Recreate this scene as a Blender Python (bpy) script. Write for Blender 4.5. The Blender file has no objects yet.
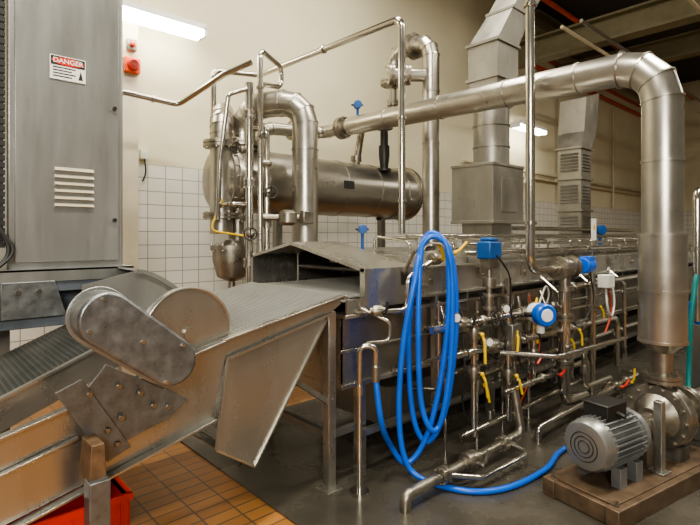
import bpy, math, random
from mathutils import Vector, Matrix
from math import sin, cos, pi, radians, atan2, sqrt
random.seed(4)
SC = bpy.context.scene
COL = SC.collection
try:
    SC.view_settings.look = 'AgX - Medium High Contrast'
except Exception: pass
# ------------------------------------------------------------------ materials
def newmat(name):
    m = bpy.data.materials.new(name); m.use_nodes = True
    nt = m.node_tree
    b = nt.nodes['Principled BSDF']
    return m, nt, b
def plain(name, col, rough=0.5, metal=0.0, emit=None, es=0, var=0.12, scale=6, bump=0.0):
    m, nt, b = newmat(name)
    tc = nt.nodes.new('ShaderNodeTexCoord')
    n = nt.nodes.new('ShaderNodeTexNoise'); n.inputs['Scale'].default_value = scale; n.inputs['Detail'].default_value = 6
    nt.links.new(tc.outputs['Object'], n.inputs['Vector'])
    r = nt.nodes.new('ShaderNodeValToRGB')
    r.color_ramp.elements[0].position = 0.3; r.color_ramp.elements[1].position = 0.7
    r.color_ramp.elements[0].color = (*[max(0, c*(1-var)) for c in col], 1)
    r.color_ramp.elements[1].color = (*[min(1, c*(1+var)) for c in col], 1)
    nt.links.new(n.outputs['Fac'], r.inputs['Fac'])
    nt.links.new(r.outputs['Color'], b.inputs['Base Color'])
    b.inputs['Roughness'].default_value = rough
    b.inputs['Metallic'].default_value = metal
    if emit:
        b.inputs['Emission Color'].default_value = (*emit, 1)
        b.inputs['Emission Strength'].default_value = es
    if bump:
        bp = nt.nodes.new('ShaderNodeBump'); bp.inputs['Strength'].default_value = bump; bp.inputs['Distance'].default_value = 0.01
        nt.links.new(n.outputs['Fac'], bp.inputs['Height']); nt.links.new(bp.outputs['Normal'], b.inputs['Normal'])
    return m
def steel(name, col, rough=0.35, metal=0.9, stretch=(3, 3, 0.6), dirt=0.25, bump=0.08, rv=0.1, stain=0.3):
    m, nt, b = newmat(name)
    tc = nt.nodes.new('ShaderNodeTexCoord')
    mp = nt.nodes.new('ShaderNodeMapping'); mp.inputs['Scale'].default_value = stretch
    nt.links.new(tc.outputs['Object'], mp.inputs['Vector'])
    n1 = nt.nodes.new('ShaderNodeTexNoise'); n1.inputs['Scale'].default_value = 2.2; n1.inputs['Detail'].default_value = 8; n1.inputs['Roughness'].default_value = 0.6
    n2 = nt.nodes.new('ShaderNodeTexNoise'); n2.inputs['Scale'].default_value = 45; n2.inputs['Detail'].default_value = 3
    n3 = nt.nodes.new('ShaderNodeTexNoise'); n3.inputs['Scale'].default_value = 5.5; n3.inputs['Detail'].default_value = 10; n3.inputs['Roughness'].default_value = 0.75
    nt.links.new(mp.outputs['Vector'], n1.inputs['Vector']); nt.links.new(mp.outputs['Vector'], n2.inputs['Vector']); nt.links.new(mp.outputs['Vector'], n3.inputs['Vector'])
    r = nt.nodes.new('ShaderNodeValToRGB')
    r.color_ramp.elements[0].position = 0.28; r.color_ramp.elements[1].position = 0.72
    r.color_ramp.elements[0].color = (*[c*(1-dirt) for c in col], 1)
    r.color_ramp.elements[1].color = (*[min(1, c*(1+dirt*0.5)) for c in col], 1)
    nt.links.new(n1.outputs['Fac'], r.inputs['Fac'])
    r3 = nt.nodes.new('ShaderNodeValToRGB')
    r3.color_ramp.elements[0].position = 0.56; r3.color_ramp.elements[1].position = 0.72
    r3.color_ramp.elements[0].color = (0, 0, 0, 1); r3.color_ramp.elements[1].color = (stain, stain, stain, 1)
    nt.links.new(n3.outputs['Fac'], r3.inputs['Fac'])
    mxc = nt.nodes.new('ShaderNodeMixRGB'); mxc.inputs['Color2'].default_value = (col[0]*.42, col[1]*.38, col[2]*.32, 1)
    nt.links.new(r3.outputs['Color'], mxc.inputs['Fac']); nt.links.new(r.outputs['Color'], mxc.inputs['Color1'])
    nt.links.new(mxc.outputs[0], b.inputs['Base Color'])
    mr = nt.nodes.new('ShaderNodeMapRange')
    mr.inputs['From Min'].default_value = 0.3; mr.inputs['From Max'].default_value = 0.7
    mr.inputs['To Min'].default_value = max(0.08, rough-rv); mr.inputs['To Max'].default_value = rough+rv
    nt.links.new(n1.outputs['Fac'], mr.inputs['Value']); nt.links.new(mr.outputs['Result'], b.inputs['Roughness'])
    b.inputs['Metallic'].default_value = metal
    if bump:
        mx = nt.nodes.new('ShaderNodeMath'); mx.operation = 'ADD'
        nt.links.new(n1.outputs['Fac'], mx.inputs[0]); nt.links.new(n2.outputs['Fac'], mx.inputs[1])
        bp = nt.nodes.new('ShaderNodeBump'); bp.inputs['Strength'].default_value = bump; bp.inputs['Distance'].default_value = 0.01
        nt.links.new(mx.outputs[0], bp.inputs['Height']); nt.links.new(bp.outputs['Normal'], b.inputs['Normal'])
    return m
M = {}
M['steel'] = steel('stainless_sheet', (0.47, 0.455, 0.41), 0.29, 0.9, (1.5, 1.5, .5), dirt=.13, bump=0, rv=.06, stain=.22)
M['tank'] = steel('trough_sheet', (0.38, 0.36, 0.315), 0.30, 0.9, (1.5, 1.5, .8), dirt=.2, bump=0, rv=.07, stain=.3)
M['cab'] = steel('cabinet_sheet', (0.35, 0.35, 0.33), 0.37, 0.75, (3, 3, 0.5), 0.13, 0.0, .05, .28)
M['dull'] = steel('dull_steel', (0.27, 0.26, 0.23), 0.40, 0.8, dirt=.18, bump=.03)
M['clad'] = steel('pipe_cladding', (0.46, 0.435, 0.38), 0.31, 0.92, (2, 2, 2), 0.13, 0.02, .06, .25)
M['vessel'] = steel('vessel_steel', (0.42, 0.395, 0.345), 0.32, 0.88, (1, 3, 3), 0.2, 0.02, .06, .3)
M['pipe'] = steel('polished_pipe', (0.54, 0.51, 0.45), 0.19, 0.96, (2, 2, 2), 0.10, 0, .04, .12)
M['galv'] = steel('galvanised_duct', (0.34, 0.325, 0.285), 0.42, 0.8, (2, 2, 1), 0.2, 0.02, .08, .45)
M['guard'] = steel('worn_guard', (0.20, 0.21, 0.21), 0.38, 0.7, (7, 7, 7), 0.35, 0.05, .12, .65)
M['cast'] = plain('cast_iron', (0.13, 0.12, 0.10), 0.5, 0.6, bump=0.3, var=0.35, scale=14)
M['castl'] = steel('cast_steel', (0.35, 0.32, 0.265), 0.34, 0.88, (5, 5, 5), 0.3, 0.1)
M['motor'] = plain('motor_grey', (0.205, 0.21, 0.205), 0.42, 0.4, var=0.22)
M['bluegrey'] = plain('blue_grey_paint', (0.13, 0.15, 0.17), 0.45, 0.3, var=0.25)
M['black'] = plain('black_rubber', (0.02, 0.02, 0.02), 0.5)
M['dark'] = plain('dark_steel', (0.05, 0.048, 0.045), 0.42, 0.6)
M['blue'] = plain('blue_plastic', (0.01, 0.08, 0.27), 0.35, var=0.15)
M['teal'] = plain('teal_rubber', (0.01, 0.22, 0.22), 0.4, var=0.12)
M['hose'] = plain('blue_hose_rubber', (0.008, 0.12, 0.62), 0.32, var=0.12, scale=9)
M['yellow'] = plain('yellow_paint', (0.80, 0.52, 0.02), 0.4)
M['red'] = plain('red_plastic', (0.62, 0.03, 0.015), 0.4)
M['redpipe'] = plain('red_pipe_paint', (0.50, 0.07, 0.03), 0.4)
M['orange'] = plain('alarm_orange', (0.70, 0.10, 0.03), 0.4)
M['white'] = plain('white_enamel', (0.78, 0.77, 0.73), 0.4, var=0.05)
M['cream'] = plain('cream_paint', (0.66, 0.60, 0.46), 0.6, var=0.06)
M['beige'] = plain('beige_conduit', (0.52, 0.46, 0.33), 0.5)
M['brown'] = plain('rusty_brown', (0.16, 0.10, 0.055), 0.55, 0.4, var=0.35, scale=20)
M['base'] = plain('base_frame_paint', (0.13, 0.088, 0.055), 0.5, 0.35, var=0.35, scale=12)
M['ink'] = plain('black_ink', (0.015, 0.015, 0.015), 0.6)
M['beam'] = plain('beam_paint', (0.15, 0.13, 0.075), 0.6)
M['ceil'] = plain('ceiling_dark', (0.04, 0.036, 0.03), 0.8)
M['belt'] = plain('dark_belt', (0.16, 0.165, 0.15), 0.34, 0.75)
M['mesh'] = plain('wire_mesh', (0.58, 0.58, 0.55), 0.32, 0.6, var=.06)
M['tray'] = plain('deck_tray_grey', (0.09, 0.09, 0.085), 0.45, 0.4, var=.1)
M['lamp'] = plain('lamp_tube', (1, 1, 1), 0.4, emit=(1.0, 0.95, 0.80), es=26, var=0.0)
M['dial'] = plain('dial_white', (0.8, 0.8, 0.78), 0.3)
M['slot'] = plain('vent_slat_cream', (0.52, 0.48, 0.37), 0.45, 0.3)

def wallmat(name, axis):
    m, nt, b = newmat(name)
    g = nt.nodes.new('ShaderNodeNewGeometry'); sp = nt.nodes.new('ShaderNodeSeparateXYZ')
    nt.links.new(g.outputs['Position'], sp.inputs[0])
    cb = nt.nodes.new('ShaderNodeCombineXYZ')
    nt.links.new(sp.outputs[axis], cb.inputs['X']); nt.links.new(sp.outputs['Z'], cb.inputs['Y'])
    br = nt.nodes.new('ShaderNodeTexBrick'); br.offset = 0.0
    br.inputs['Color1'].default_value = (0.68, 0.665, 0.60, 1); br.inputs['Color2'].default_value = (0.64, 0.625, 0.56, 1)
    br.inputs['Mortar'].default_value = (0.30, 0.285, 0.24, 1)
    br.inputs['Scale'].default_value = 1; br.inputs['Mortar Size'].default_value = 0.005
    br.inputs['Brick Width'].default_value = 0.2; br.inputs['Row Height'].default_value = 0.15
    nt.links.new(cb.outputs[0], br.inputs['Vector'])
    n = nt.nodes.new('ShaderNodeTexNoise'); n.inputs['Scale'].default_value = 0.8; n.inputs['Detail'].default_value = 6
    nt.links.new(g.outputs['Position'], n.inputs['Vector'])
    r = nt.nodes.new('ShaderNodeValToRGB')
    r.color_ramp.elements[0].position = 0.35; r.color_ramp.elements[1].position = 0.65
    r.color_ramp.elements[0].color = (0.645, 0.595, 0.43, 1); r.color_ramp.elements[1].color = (0.715, 0.665, 0.485, 1)
    nt.links.new(n.outputs['Fac'], r.inputs['Fac'])
    cmp = nt.nodes.new('ShaderNodeMath'); cmp.operation = 'GREATER_THAN'; cmp.inputs[1].default_value = 2.40
    nt.links.new(sp.outputs['Z'], cmp.inputs[0])
    mx = nt.nodes.new('ShaderNodeMixRGB')
    nt.links.new(cmp.outputs[0], mx.inputs['Fac']); nt.links.new(br.outputs['Color'], mx.inputs['Color1']); nt.links.new(r.outputs['Color'], mx.inputs['Color2'])
    nt.links.new(mx.outputs[0], b.inputs['Base Color'])
    mr = nt.nodes.new('ShaderNodeMapRange'); mr.inputs['To Min'].default_value = 0.25; mr.inputs['To Max'].default_value = 0.8
    nt.links.new(cmp.outputs[0], mr.inputs['Value']); nt.links.new(mr.outputs['Result'], b.inputs['Roughness'])
    return m
M['wallb'] = wallmat('wall_tiled_cream', 'X'); M['walls'] = wallmat('wall_tiled_cream_side', 'Y')

def floormat():
    m, nt, b = newmat('floor_quarry_tile')
    g = nt.nodes.new('ShaderNodeNewGeometry')
    br = nt.nodes.new('ShaderNodeTexBrick'); br.offset = 0.0
    br.inputs['Color1'].default_value = (0.55, 0.26, 0.08, 1); br.inputs['Color2'].default_value = (0.42, 0.185, 0.055, 1)
    br.inputs['Mortar'].default_value = (0.18, 0.11, 0.06, 1)
    br.inputs['Scale'].default_value = 1; br.inputs['Mortar Size'].default_value = 0.006
    br.inputs['Brick Width'].default_value = 0.20; br.inputs['Row Height'].default_value = 0.10
    nt.links.new(g.outputs['Position'], br.inputs['Vector'])
    n = nt.nodes.new('ShaderNodeTexNoise'); n.inputs['Scale'].default_value = 3; n.inputs['Detail'].default_value = 8
    nt.links.new(g.outputs['Position'], n.inputs['Vector'])
    mx = nt.nodes.new('ShaderNodeMixRGB'); mx.blend_type = 'MULTIPLY'; mx.inputs['Fac'].default_value = 0.4
    nt.links.new(br.outputs['Color'], mx.inputs['Color1']); nt.links.new(n.outputs['Fac'], mx.inputs['Color2'])
    nt.links.new(mx.outputs[0], b.inputs['Base Color'])
    b.inputs['Roughness'].default_value = 0.28
    bp = nt.nodes.new('ShaderNodeBump'); bp.inputs['Strength'].default_value = 0.3; bp.inputs['Distance'].default_value = 0.004; bp.invert = True
    nt.links.new(br.outputs['Fac'], bp.inputs['Height']); nt.links.new(bp.outputs['Normal'], b.inputs['Normal'])
    return m
M['floor'] = floormat()
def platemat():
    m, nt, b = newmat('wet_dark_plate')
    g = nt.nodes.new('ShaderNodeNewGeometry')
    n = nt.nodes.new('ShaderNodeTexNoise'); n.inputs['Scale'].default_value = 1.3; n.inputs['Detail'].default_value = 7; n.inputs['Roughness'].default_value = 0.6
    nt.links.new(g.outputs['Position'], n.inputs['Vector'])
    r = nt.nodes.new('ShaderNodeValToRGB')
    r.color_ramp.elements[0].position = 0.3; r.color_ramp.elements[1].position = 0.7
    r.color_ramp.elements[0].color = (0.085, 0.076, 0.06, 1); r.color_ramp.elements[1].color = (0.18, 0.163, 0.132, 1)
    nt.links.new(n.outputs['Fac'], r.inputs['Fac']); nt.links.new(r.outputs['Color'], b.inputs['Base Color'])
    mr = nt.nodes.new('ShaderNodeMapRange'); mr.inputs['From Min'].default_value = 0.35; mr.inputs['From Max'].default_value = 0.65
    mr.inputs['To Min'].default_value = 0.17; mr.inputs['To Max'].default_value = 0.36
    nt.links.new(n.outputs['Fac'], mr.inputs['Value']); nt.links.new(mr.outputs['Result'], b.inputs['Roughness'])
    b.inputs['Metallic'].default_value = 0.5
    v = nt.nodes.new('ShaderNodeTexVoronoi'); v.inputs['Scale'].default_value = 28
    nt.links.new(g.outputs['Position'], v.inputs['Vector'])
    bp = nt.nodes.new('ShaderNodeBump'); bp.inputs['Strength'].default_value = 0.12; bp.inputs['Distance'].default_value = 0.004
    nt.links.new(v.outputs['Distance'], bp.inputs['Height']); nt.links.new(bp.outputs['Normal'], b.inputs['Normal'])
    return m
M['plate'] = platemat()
# ------------------------------------------------------------------ mesh builder
def perp(d):
    d = d.normalized()
    u = Vector((0, 0, 1)) if abs(d.z) < 0.9 else Vector((1, 0, 0))
    x = d.cross(u).normalized(); y = d.cross(x).normalized()
    return x, y
class B:
    def __init__(s): s.v = []; s.f = []
    def add(s, vs, fs):
        o = len(s.v); s.v += [Vector(v) for v in vs]; s.f += [tuple(i+o for i in f) for f in fs]; return s
    def box(s, c, size, rz=0, rot=None):
        c = Vector(c); h = Vector(size)/2
        R = rot if rot is not None else Matrix.Rotation(rz, 3, 'Z')
        vs = [c + R @ Vector((sx*h.x, sy*h.y, sz*h.z)) for sx in (-1, 1) for sy in (-1, 1) for sz in (-1, 1)]
        return s.add(vs, [(0, 1, 3, 2), (4, 6, 7, 5), (0, 4, 5, 1), (2, 3, 7, 6), (0, 2, 6, 4), (1, 5, 7, 3)])
    def bb(s, a, b):
        a = Vector(a); b = Vector(b); return s.box((a+b)/2, [abs(x) for x in (b-a)])
    def bar(s, p1, p2, w, h, up=(0, 0, 1)):
        p1 = Vector(p1); p2 = Vector(p2); d = (p2-p1); L = d.length; d.normalize(); up = Vector(up)
        if abs(d.dot(up)) > 0.98: up = Vector((1, 0, 0))
        y = up.cross(d).normalized(); z = d.cross(y).normalized()
        R = Matrix((d, y, z)).transposed()
        return s.box((p1+p2)/2, (L, w, h), rot=R)
    def rev(s, p, d, prof, n=24):
        p = Vector(p); d = Vector(d).normalized(); x, y = perp(d); vs = []; fs = []
        for t, r in prof:
            for i in range(n):
                a = 2*pi*i/n; vs.append(p + d*t + (x*cos(a)+y*sin(a))*max(r, 1e-4))
        for j in range(len(prof)-1):
            for i in range(n):
                k = (i+1) % n; fs.append((j*n+i, j*n+k, (j+1)*n+k, (j+1)*n+i))
        fs.append(tuple(range(n-1, -1, -1))); fs.append(tuple((len(prof)-1)*n+i for i in range(n)))
        return s.add(vs, fs)
    def cyl(s, p1, p2, r, r2=None, n=24):
        p1 = Vector(p1); p2 = Vector(p2); return s.rev(p1, p2-p1, [(0, r), ((p2-p1).length, r if r2 is None else r2)], n)
    def ring(s, p, d, R, r, n=28, m=8):
        p = Vector(p); d = Vector(d).normalized(); x, y = perp(d); vs = []; fs = []
        for i in range(n):
            a = 2*pi*i/n; e = x*cos(a)+y*sin(a)
            for j in range(m):
                b = 2*pi*j/m; vs.append(p + e*(R+r*cos(b)) + d*(r*sin(b)))
        for i in range(n):
            for j in range(m):
                i2 = (i+1) % n; j2 = (j+1) % m
                fs.append((i*m+j, i2*m+j, i2*m+j2, i*m+j2))
        return s.add(vs, fs)
    def tube(s, pts, r, n=14):
        pts = [Vector(p) for p in pts]
        rr = r if isinstance(r, (list, tuple)) else [r]*len(pts)
        T = []
        for i in range(len(pts)):
            a = pts[max(i-1, 0)]; b = pts[min(i+1, len(pts)-1)]; t = (b-a)
            if 0 < i < len(pts)-1:
                t = (pts[i]-a).normalized() + (b-pts[i]).normalized()
            T.append(t.normalized())
        x, y = perp(T[0]); vs = []; fs = []
        for i, p in enumerate(pts):
            x = (x - T[i]*x.dot(T[i])).normalized(); y = T[i].cross(x)
            for j in range(n):
                a = 2*pi*j/n; vs.append(p+(x*cos(a)+y*sin(a))*rr[i])
        for i in range(len(pts)-1):
            for j in range(n):
                k = (j+1) % n; fs.append((i*n+j, i*n+k, (i+1)*n+k, (i+1)*n+j))
        fs.append(tuple(range(n-1, -1, -1))); fs.append(tuple((len(pts)-1)*n+j for j in range(n)))
        return s.add(vs, fs)
    def prism(s, poly, vec):
        n = len(poly); vec = Vector(vec); p = [Vector(q) for q in poly]
        fs = [tuple(range(n)), tuple(n+i for i in range(n-1, -1, -1))]
        for i in range(n):
            k = (i+1) % n; fs.append((i, i+n, k+n, k))
        return s.add(p+[q+vec for q in p], fs)
    def sph(s, c, r, sc=(1, 1, 1), n=16, m=10):
        c = Vector(c); vs = []; fs = []
        for j in range(m+1):
            ph = pi*j/m
            for i in range(n):
                a = 2*pi*i/n
                vs.append(c+Vector((sc[0]*r*sin(ph)*cos(a), sc[1]*r*sin(ph)*sin(a), sc[2]*r*cos(ph))))
        for j in range(m):
            for i in range(n):
                k = (i+1) % n; fs.append((j*n+i, (j+1)*n+i, (j+1)*n+k, j*n+k))
        return s.add(vs, fs)
WL = {}
def origin_of(b):
    xs = [v.x for v in b.v]; ys = [v.y for v in b.v]; zs = [v.z for v in b.v]
    return Vector(((min(xs)+max(xs))/2, (min(ys)+max(ys))/2, min(zs)))
def build(b, name, mat, parent=None, label=None, cat=None, bevel=0, group=None, kind=None, ang=38):
    o = origin_of(b)
    me = bpy.data.meshes.new(name); me.from_pydata([v-o for v in b.v], [], b.f); me.validate(); me.update()
    import bmesh
    bm = bmesh.new(); bm.from_mesh(me); bmesh.ops.recalc_face_normals(bm, faces=bm.faces); bm.to_mesh(me); bm.free()
    me.shade_smooth(); me.set_sharp_from_angle(angle=radians(ang))
    me.materials.append(M[mat] if isinstance(mat, str) else mat)
    ob = bpy.data.objects.new(name, me); COL.objects.link(ob)
    if bevel:
        md = ob.modifiers.new('bevel', 'BEVEL'); md.width = bevel; md.segments = 2; md.limit_method = 'ANGLE'; md.angle_limit = radians(50)
    WL[ob.name] = o.copy()
    if parent is not None:
        ob.parent = parent; ob.location = o - WL[parent.name]
    else: ob.location = o
    if label: ob['label'] = label
    if cat: ob['category'] = cat
    if group: ob['group'] = group
    if kind: ob['kind'] = kind
    return ob
def thing(name, label, cat, loc, group=None):
    e = bpy.data.objects.new(name, None); COL.objects.link(e); e.empty_display_size = 0.1
    e.location = loc; WL[e.name] = Vector(loc); e['label'] = label; e['category'] = cat
    if group: e['group'] = group
    return e
def fil(pts, R, seg=6):
    pts = [Vector(p) for p in pts]
    if len(pts) < 3 or R <= 0: return pts
    out = [pts[0]]
    for i in range(1, len(pts)-1):
        p = pts[i]; a = (pts[i-1]-p); b = (pts[i+1]-p); la = a.length; lb = b.length; a.normalize(); b.normalize()
        ang = a.angle(b)
        if ang > pi-0.02: out.append(p); continue
        t = min(R/math.tan(ang/2), la*0.48, lb*0.48); r = t*math.tan(ang/2)
        c = p + (a+b).normalized()*(r/sin(ang/2))
        p1 = p+a*t; p2 = p+b*t; v1 = p1-c; v2 = p2-c; th = v1.angle(v2)
        for k in range(seg+1):
            f = k/seg
            out.append(c + (v1*sin((1-f)*th)+v2*sin(f*th))/sin(th))
    out.append(pts[-1]); return out
def spl(pts, k=8):
    pts = [Vector(p) for p in pts]; P = [pts[0]]+pts+[pts[-1]]; out = []
    for i in range(1, len(P)-2):
        p0, p1, p2, p3 = P[i-1], P[i], P[i+1], P[i+2]
        for j in range(k):
            t = j/k
            out.append(0.5*((2*p1)+(p2-p0)*t+(2*p0-5*p1+4*p2-p3)*t*t+(3*p1-p0-3*p2+p3)*t**3))
    out.append(pts[-1]); return out
def bands(b, pts, r, sp, w=0.006):
    pts = [Vector(p) for p in pts]
    for i in range(len(pts)-1):
        L = (pts[i+1]-pts[i]).length; d = (pts[i+1]-pts[i]).normalized()
        n = int(L/sp)
        for k in range(1, n+1):
            b.rev(pts[i]+d*(k*L/(n+1)-0.012), d, [(0, r*0.98), (0.0, r+w), (0.018, r+w), (0.018, r*0.98)], 40)
def gores(b, path, r, w=0.006):
    for i in range(1, len(path)-1):
        t = ((path[i]-path[i-1]).normalized()+(path[i+1]-path[i]).normalized()).normalized()
        b.rev(path[i]-t*.006, t, [(0, r*.97), (0, r+w), (.012, r+w), (.012, r*.97)], 40)
def pipe(name, pts, r, R=None, mat='pipe', label='stainless steel process pipe', cat='pipe', seg=6, n=14, fl=(), band=0, group=None, clamps=(), gore=False):
    b = B(); path = fil(pts, R if R is not None else r*2.5, seg); b.tube(path, r, n)
    if band: bands(b, pts, r, band)
    if gore: gores(b, path, r)
    ob = build(b, name, mat, label=label, cat=cat, group=group, ang=13 if gore else 40)
    for (p, d) in fl:
        f = B(); p = Vector(p); d = Vector(d).normalized()
        f.rev(p-d*0.03, d, [(0, r*1.02), (0, r*1.6), (0.027, r*1.6), (0.027, r*1.1), (0.033, r*1.1), (0.033, r*1.6), (0.06, r*1.6), (0.06, r*1.02)], 28)
        x, y = perp(d)
        for k in range(8):
            a = 2*pi*k/8; q = p+(x*cos(a)+y*sin(a))*r*1.38; f.cyl(q-d*0.042, q+d*0.042, max(0.005, r*0.1), n=6)
        build(f, 'flange', 'castl', parent=ob, label='bolted steel flange')
    for (p, d) in clamps:
        f = B(); p = Vector(p); d = Vector(d).normalized()
        f.rev(p-d*0.014, d, [(0, r), (0.004, r*1.45), (0.024, r*1.45), (0.028, r)], 20)
        build(f, 'clamp', 'pipe', parent=ob)
    return ob
def ball_valve(p, d, r, handle='yellow', hdir=(0, 0, -1), hl=0.16, label=None, out=(0, -1, 0)):
    p = Vector(p); d = Vector(d).normalized(); out = Vector(out).normalized()
    e = thing('ball_valve', label or 'small steel ball valve with %s lever handle' % handle, 'valve', p)
    b = B(); b.rev(p-d*r*3, d, [(0, r*1.3), (r*1.2, r*1.3), (r*1.2, r*1.9), (r*2, r*2.1), (r*4, r*2.1), (r*4.8, r*1.9), (r*4.8, r*1.3), (r*6, r*1.3)], 16)
    b.cyl(p, p+out*r*3.2, r*0.6, n=10)
    build(b, 'valve_body', 'castl', e)
    h = B(); q = p+out*r*3.2; hd = Vector(hdir).normalized()
    h.tube(spl([q-hd*0.01, q+hd*hl*0.15+out*0.01, q+hd*hl*0.3+out*0.02, q+hd*hl+out*0.025], 5), 0.010, 8)
    h.sph(q, 0.016)
    build(h, 'valve_lever', handle, e)
    return e
def transmitter(p, face, r, neck, label, capmat='blue', facemat='dial'):
    p = Vector(p); face = Vector(face).normalized()
    e = thing('flow_transmitter', label, 'transmitter', p-Vector((0, 0, neck)))
    b = B(); b.rev(p-face*r*1.1, face, [(0, r*0.7), (r*0.15, r*0.95), (r*0.8, r), (r*1.0, r*0.9), (r*1.2, r)], 24)
    b.cyl(p, p-Vector((0, 0, neck)), r*0.35, n=14)
    build(b, 'housing', 'dial' if facemat == 'dial' else 'blue', e)
    c = B(); c.rev(p+face*r*0.1, face, [(0, r*1.04), (r*0.8, r*1.04), (r*0.95, r*0.9), (r*0.95, r*0.62)], 24)
    build(c, 'screw_cap', capmat, e)
    c = B(); c.rev(p+face*r*1.06, face, [(0, r*0.6), (r*0.05, r*0.55)], 24)
    build(c, 'display_glass', facemat, e)
    x, y = perp(face)
    for sx in (1.6, -1.4):
        c = B(); c.cyl(p+x*r*.9*(1 if sx > 0 else -1), p+x*r*sx, r*0.25, n=10)
        build(c, 'cable_gland', 'dark', e)
    return e
def handwheel_valve(p, d, r, mat='dark', label='cast globe valve with round handwheel'):
    p = Vector(p); d = Vector(d).normalized()
    e = thing('globe_valve', label, 'valve', p)
    b = B(); b.sph(p, r*1.5); b.cyl(p, p+d*r*4, r*.5, n=12); build(b, 'valve_body', 'castl', e)
    c = p+d*r*4; b = B(); b.ring(c, d, r*1.9, r*.22, 24, 8); x, y = perp(d)
    b.bar(c-x*r*1.9, c+x*r*1.9, r*.3, r*.3); b.bar(c-y*r*1.9, c+y*r*1.9, r*.3, r*.3); build(b, 'handwheel', mat, e)
# ------------------------------------------------------------------ room
def struct(b, name, mat): 
    return build(b, name, mat, kind='structure')
struct(B().bb((-7, -7, -0.1), (16.2, 3.29, 0)), 'floor', 'floor')
struct(B().bb((-7, 3.29, 0), (16.2, 3.49, 6.5)), 'wall_back', 'wallb')
struct(B().bb((16.2, -7, 0), (16.4, 3.49, 6.5)), 'wall_right', 'walls')
struct(B().bb((-7, -7, 6.5), (16.4, 3.49, 6.6)), 'ceiling', 'ceil')
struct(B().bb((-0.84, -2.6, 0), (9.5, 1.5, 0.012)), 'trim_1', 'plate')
struct(B().bb((-0.72, 3.15, 0), (-0.55, 3.29, 6.5)), 'trim_2', 'cream')
for i, (s, z) in enumerate(((6.6, 4.95), (9.5, 5.3))):
    b = B(); b.bb((s-0.15, -6, z-0.02), (s+0.15, 3.28, z+0.02)); b.bb((s-0.012, -6, z), (s+0.012, 3.28, z+0.4)); b.bb((s-0.15, -6, z+0.38), (s+0.15, 3.28, z+0.42))
    build(b, 'ceiling_beam', 'beam', label='dull olive steel I-beam spanning under the roof', cat='beam', group='roof beams')
b = B(); b.bb((7.2, 2.6, 5.84), (16, 2.9, 5.88)); b.bb((7.2, 2.74, 5.84), (16, 2.77, 6.2)); b.bb((7.2, 2.6, 6.18), (16, 2.9, 6.22))
build(b, 'crane_rail_beam', 'beam', label='long dark steel rail beam along the wall', cat='beam')
for (y, z, r, lb) in ((3.22, 5.45, .05, 'red painted sprinkler pipe high on the wall'), (3.23, 5.75, .04, 'thin red painted sprinkler pipe under the roof')):
    pipe('sprinkler_pipe', [(7.2, y, z), (16, y, z)], r, mat='redpipe', label=lb)
pipe('sprinkler_pipe', [(4.6, 2.0, 6.42), (4.6, 2.0, 5.9), (16, 2.0, 5.9)], 0.045, .12, mat='redpipe', label='red painted sprinkler pipe hung beneath the roof')
for k, (y, z) in enumerate(((1.2, 4.86), (.9, 4.86), (-.4, 4.86))):
    pipe('roof_conduit', [(5.2, y, z), (16, y, z)], .028, mat='beige' if k != 1 else 'dull', label='long conduit hung beneath the roof beams', group='roof conduits')
b = B(); b.bb((12.2, -0.6, 0), (12.6, -0.2, 6.5)); build(b, 'column', 'cream', label='cream painted square building column', cat='column')
for k, s0 in enumerate((-1.08, 6.9)):
    w0 = 2.95; z0 = 3.86; LL = 1.16
    e = thing('fluorescent_lamp', 'white fluorescent batten lamp hanging near the cream wall', 'lamp', (s0+0.55, w0, z0), group='fluorescent lamps')
    b = B(); b.bb((s0, w0-0.11, z0+0.03), (s0+LL, w0+0.11, z0+0.09)); b.bb((s0-0.01, w0-0.11, z0-0.04), (s0+0.02, w0+0.11, z0+0.05)); b.bb((s0+LL-.02, w0-0.11, z0-0.04), (s0+LL+.01, w0+0.11, z0+0.05))
    for q in (0.25, 0.85): b.bb((s0+q-0.015, w0, z0+0.05), (s0+q+0.015, 3.29, z0+0.08))
    build(b, 'lamp_housing', 'white', e)
    for dw in (-0.065, 0.065):
        build(B().cyl((s0+0.02, w0+dw, z0-.01), (s0+LL-.02, w0+dw, z0-.01), 0.036, n=12), 'lamp_tube', 'lamp', e)
e = thing('alarm_beacon', 'round red alarm beacon on a square base on the wall post', 'alarm', (-0.63, 3.15, 3.32))
build(B().bb((-0.71, 3.08, 3.32), (-0.55, 3.15, 3.48)), 'backplate', 'orange', e, bevel=0.01)
b = B(); b.rev((-0.63, 3.08, 3.40), (0, -1, 0), [(0, 0.065), (0.03, 0.06), (0.04, 0.05), (.04, .01)], 24); build(b, 'sounder_rim', 'red', e)
b = B()
for r in (.014, .026, .038): b.ring((-0.63, 3.038, 3.40), (0, 1, 0), r, .003, 20, 6)
build(b, 'speaker_grille', 'ink', e)
e = thing('alarm_sounder', 'small grey alarm sounder box on the wall post', 'alarm', (-0.63, 3.15, 3.58))
build(B().bb((-0.68, 3.10, 3.56), (-0.58, 3.15, 3.68)), 'backplate', 'dull', e, bevel=0.01)
b = B(); b.rev((-0.63, 3.10, 3.62), (0, -1, 0), [(0, 0.03), (0.03, 0.028), (0.04, 0.015)], 20); build(b, 'sounder_face', 'redpipe', e)
e = thing('wall_socket', 'small grey wall socket with hanging cable', 'socket', (-0.45, 3.29, 2.45))
build(B().bb((-0.49, 3.24, 2.45), (-0.41, 3.29, 2.55)), 'socket_box', 'white', e)
build(B().tube(spl([(-0.45, 3.25, 2.45), (-0.44, 3.24, 2.3), (-0.47, 3.26, 2.2)], 6), 0.008), 'cable', 'black', e)
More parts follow.
